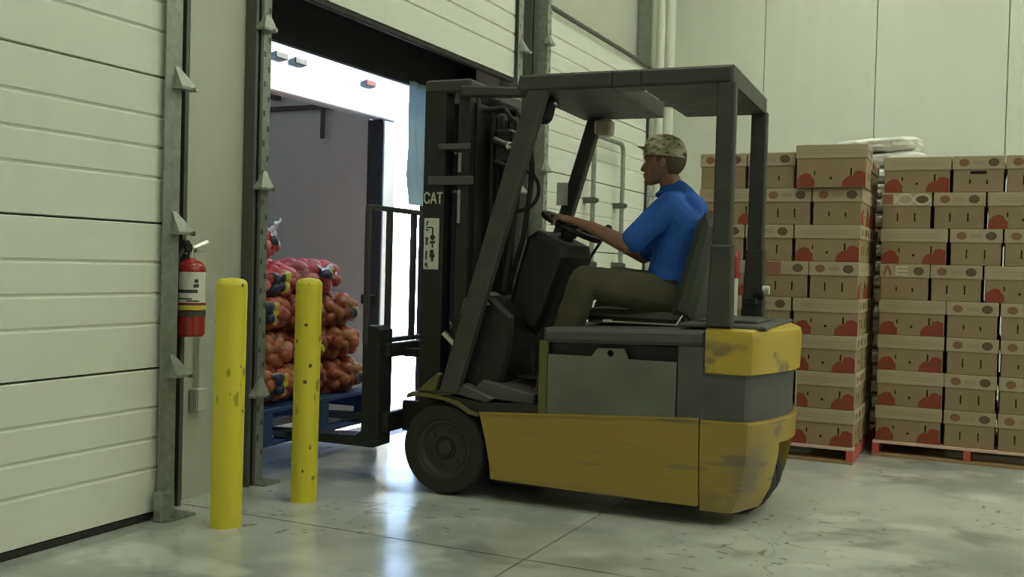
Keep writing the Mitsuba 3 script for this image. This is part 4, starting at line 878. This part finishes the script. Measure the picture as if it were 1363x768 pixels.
def carton(x, y, z, long_front, kind, sides, label, group, jit=0.0):
    k = thing('carton', label, 'cardboard carton', group)
    tw = T().translate([x, y, z]).rotate([0, 0, 1], (0 if long_front else 90) + jit)
    # front, right and left of the stack as the carton's own sides
    own = tuple(sorted(({'f': 0, 'r': 1, 'l': 3} if long_front else {'f': 3, 'r': 0, 'l': 2})[s] for s in sides))
    if (kind, own) not in CK: CK[kind, own] = carton_parts(*(kind if kind != 'big' else (0, 0)), own, *((0.262, 1.06) if kind == 'big' else ()))
    for n, d in CK[kind, own]: scene[f'{k}__{n}'] = {**d, 'to_world': tw}
def wood_pallet(x0, x1, y0, y1, label, red):
    p = thing('pallet', label, 'pallet')
    for k in range(6):
        y = y0 + k * (y1 - y0 - 0.10) / 5
        add('deck_board', bx(x0, x1, y, y + 0.10, 0.082, 0.10, 0.002), 'pallet_pink' if k == 0 else 'pallet_wood', p, label='pink painted edge board' if k == 0 else None)
    for x in (x0, (x0 + x1) / 2 - 0.02, x1 - 0.04):
        add('stringer', bx(x, x + 0.04, y0 + 0.001, y1 - 0.001, 0.018, 0.082), 'pallet_red' if red else 'pallet_wood', p)
    for y in (y0, (y0 + y1) / 2 - 0.05, y1 - 0.1):
        add('bottom_board', bx(x0, x1, y, y + 0.10, 0.0, 0.018, 0.002), 'pallet_wood', p)
def stack(x0, y0, rows, name, group, outer):
    """rows from the bottom: each a string of L (long side) and S (short side) from the left, as seen from the front; outer: the side one sees ('r' or 'l')."""
    n = len(rows)
    for ri, pat in enumerate(rows):
        z = 0.1005 + ri * BH; x = x0; top = n - ri
        for ci, c in enumerate(pat):
            w, d = (LW, SW) if c == 'L' else (SW, LW)
            edge = ci == (len(pat) - 1 if outer == 'r' else 0)
            for k in range((3 if c == 'L' else 2) if edge else 2):
                lid = MARKS.get((name, top, ci), 0) if c == 'S' and k == 0 else 0
                hol = 2 if (name, top, ci) == ('right', 1, 1) else 0 if (ri * 7 + ci * 3) % 4 else 1
                where = f'{ORD[top]} row down, {ORD[ci + 1]} from left, {name} stack'
                if k == 0: lab = ('carton with red tomato prints' if c == 'L' else 'carton with cream marks on its lid' if lid in (1, 2) else 'carton with red patched lid' if lid else 'carton with two round lid emblems') + ', ' + where
                else: lab = ('carton right behind the front one, ' if k == 1 else 'carton second behind the front one, ') + where
                jit = float(RNG.uniform(-0.9, 0.9)); dx, dy = RNG.uniform(-0.003, 0.003, 2)
                kind = (lid, hol)
                if name == 'left' and top == 1 and ci == 2 and k == 0:
                    kind, jit, dy, dx = 'big', 1.2, -0.03, 0.012
                    lab = 'largest carton with red tomato prints, top right corner of the left stack'
                carton(x + w / 2 + dx + (0.010 if k and not edge else 0.0), y0 + d / 2 + k * (d + 0.004) + dy, z, c == 'L', kind, ('f' if k == 0 else '') + (outer if edge else ''), lab, group, jit)
            x += w + 0.003
MARKS = {('right', 2, 0): 1, ('right', 4, 0): 2, ('left', 4, 1): 3}
wood_pallet(-1.86, -0.755, 6.44, 7.66, 'wooden pallet with a red stringer under the left stack of cartons', True)
stack(-1.755, 6.45, ['SSL'] * 4 + ['LSS', 'SSL', 'LSS', 'SSL'], 'left', 'cartons in the left stack beside the forklift', 'r')
wood_pallet(-0.69, 0.42, 6.87, 8.08, 'wooden pallet with a pink edge under the right stack of cartons', True)
stack(-0.682, 6.88, ['LSSS'[:3]] * 4 + ['SSL', 'LSS', 'SSL', 'LSS'], 'right', 'cartons in the right stack at the edge of the picture', 'l')

# ================================================================== WHITE SACKS BEHIND THE CARTONS
def white_sack_mesh(L, Wd, H, seed):
    ico = trimesh.creation.icosphere(subdivisions=4); u = ico.vertices
    k = (np.abs(u) ** 4.0).sum(1) ** (-1 / 4.0); p = u * k[:, None] * np.array([L / 2, Wd / 2, H / 2])
    p[:, 2] *= 1 - 0.35 * (np.abs(p[:, 0]) / (L / 2)) ** 5
    d = meshkit.fbm(p * np.array([9, 9, 16]) + seed * 3.1, 3, seed) - 0.5
    w_ = np.abs(meshkit.fbm(p * np.array([22, 8, 20]), 2, seed + 9) - 0.5)
    return trimesh.Trimesh(p + u * (d * 0.045 - w_ * 0.03)[:, None], ico.faces, process=False)
WS = [mikit.ply(white_sack_mesh(0.62, 0.56, 0.112, s), 'plastic_white', smooth=True) for s in (1, 2, 3)]
wood_pallet(-1.16, -0.45, 7.54, 8.14, 'wooden pallet under the white sacks between the two carton stacks', False)
NS = 19
for i in range(NS):
    k = thing('white_sack', f'white plastic sack, {ORD[NS - i]} from the top of the pile between the carton stacks', 'sack', 'white sacks piled behind the cartons')
    z = 0.16 + i * 0.1065
    sc = 1.0
    scene[k] = {**WS[i % 3], 'to_world': T().translate([-0.80 + 0.02 * ((i * 37) % 5 - 2) / 2, 7.84, z]).rotate([0, 0, 1], ((i * 53) % 7 - 3) * 1.2).rotate([0, 1, 0], -1.0 if i < NS - 2 else -3.0)}
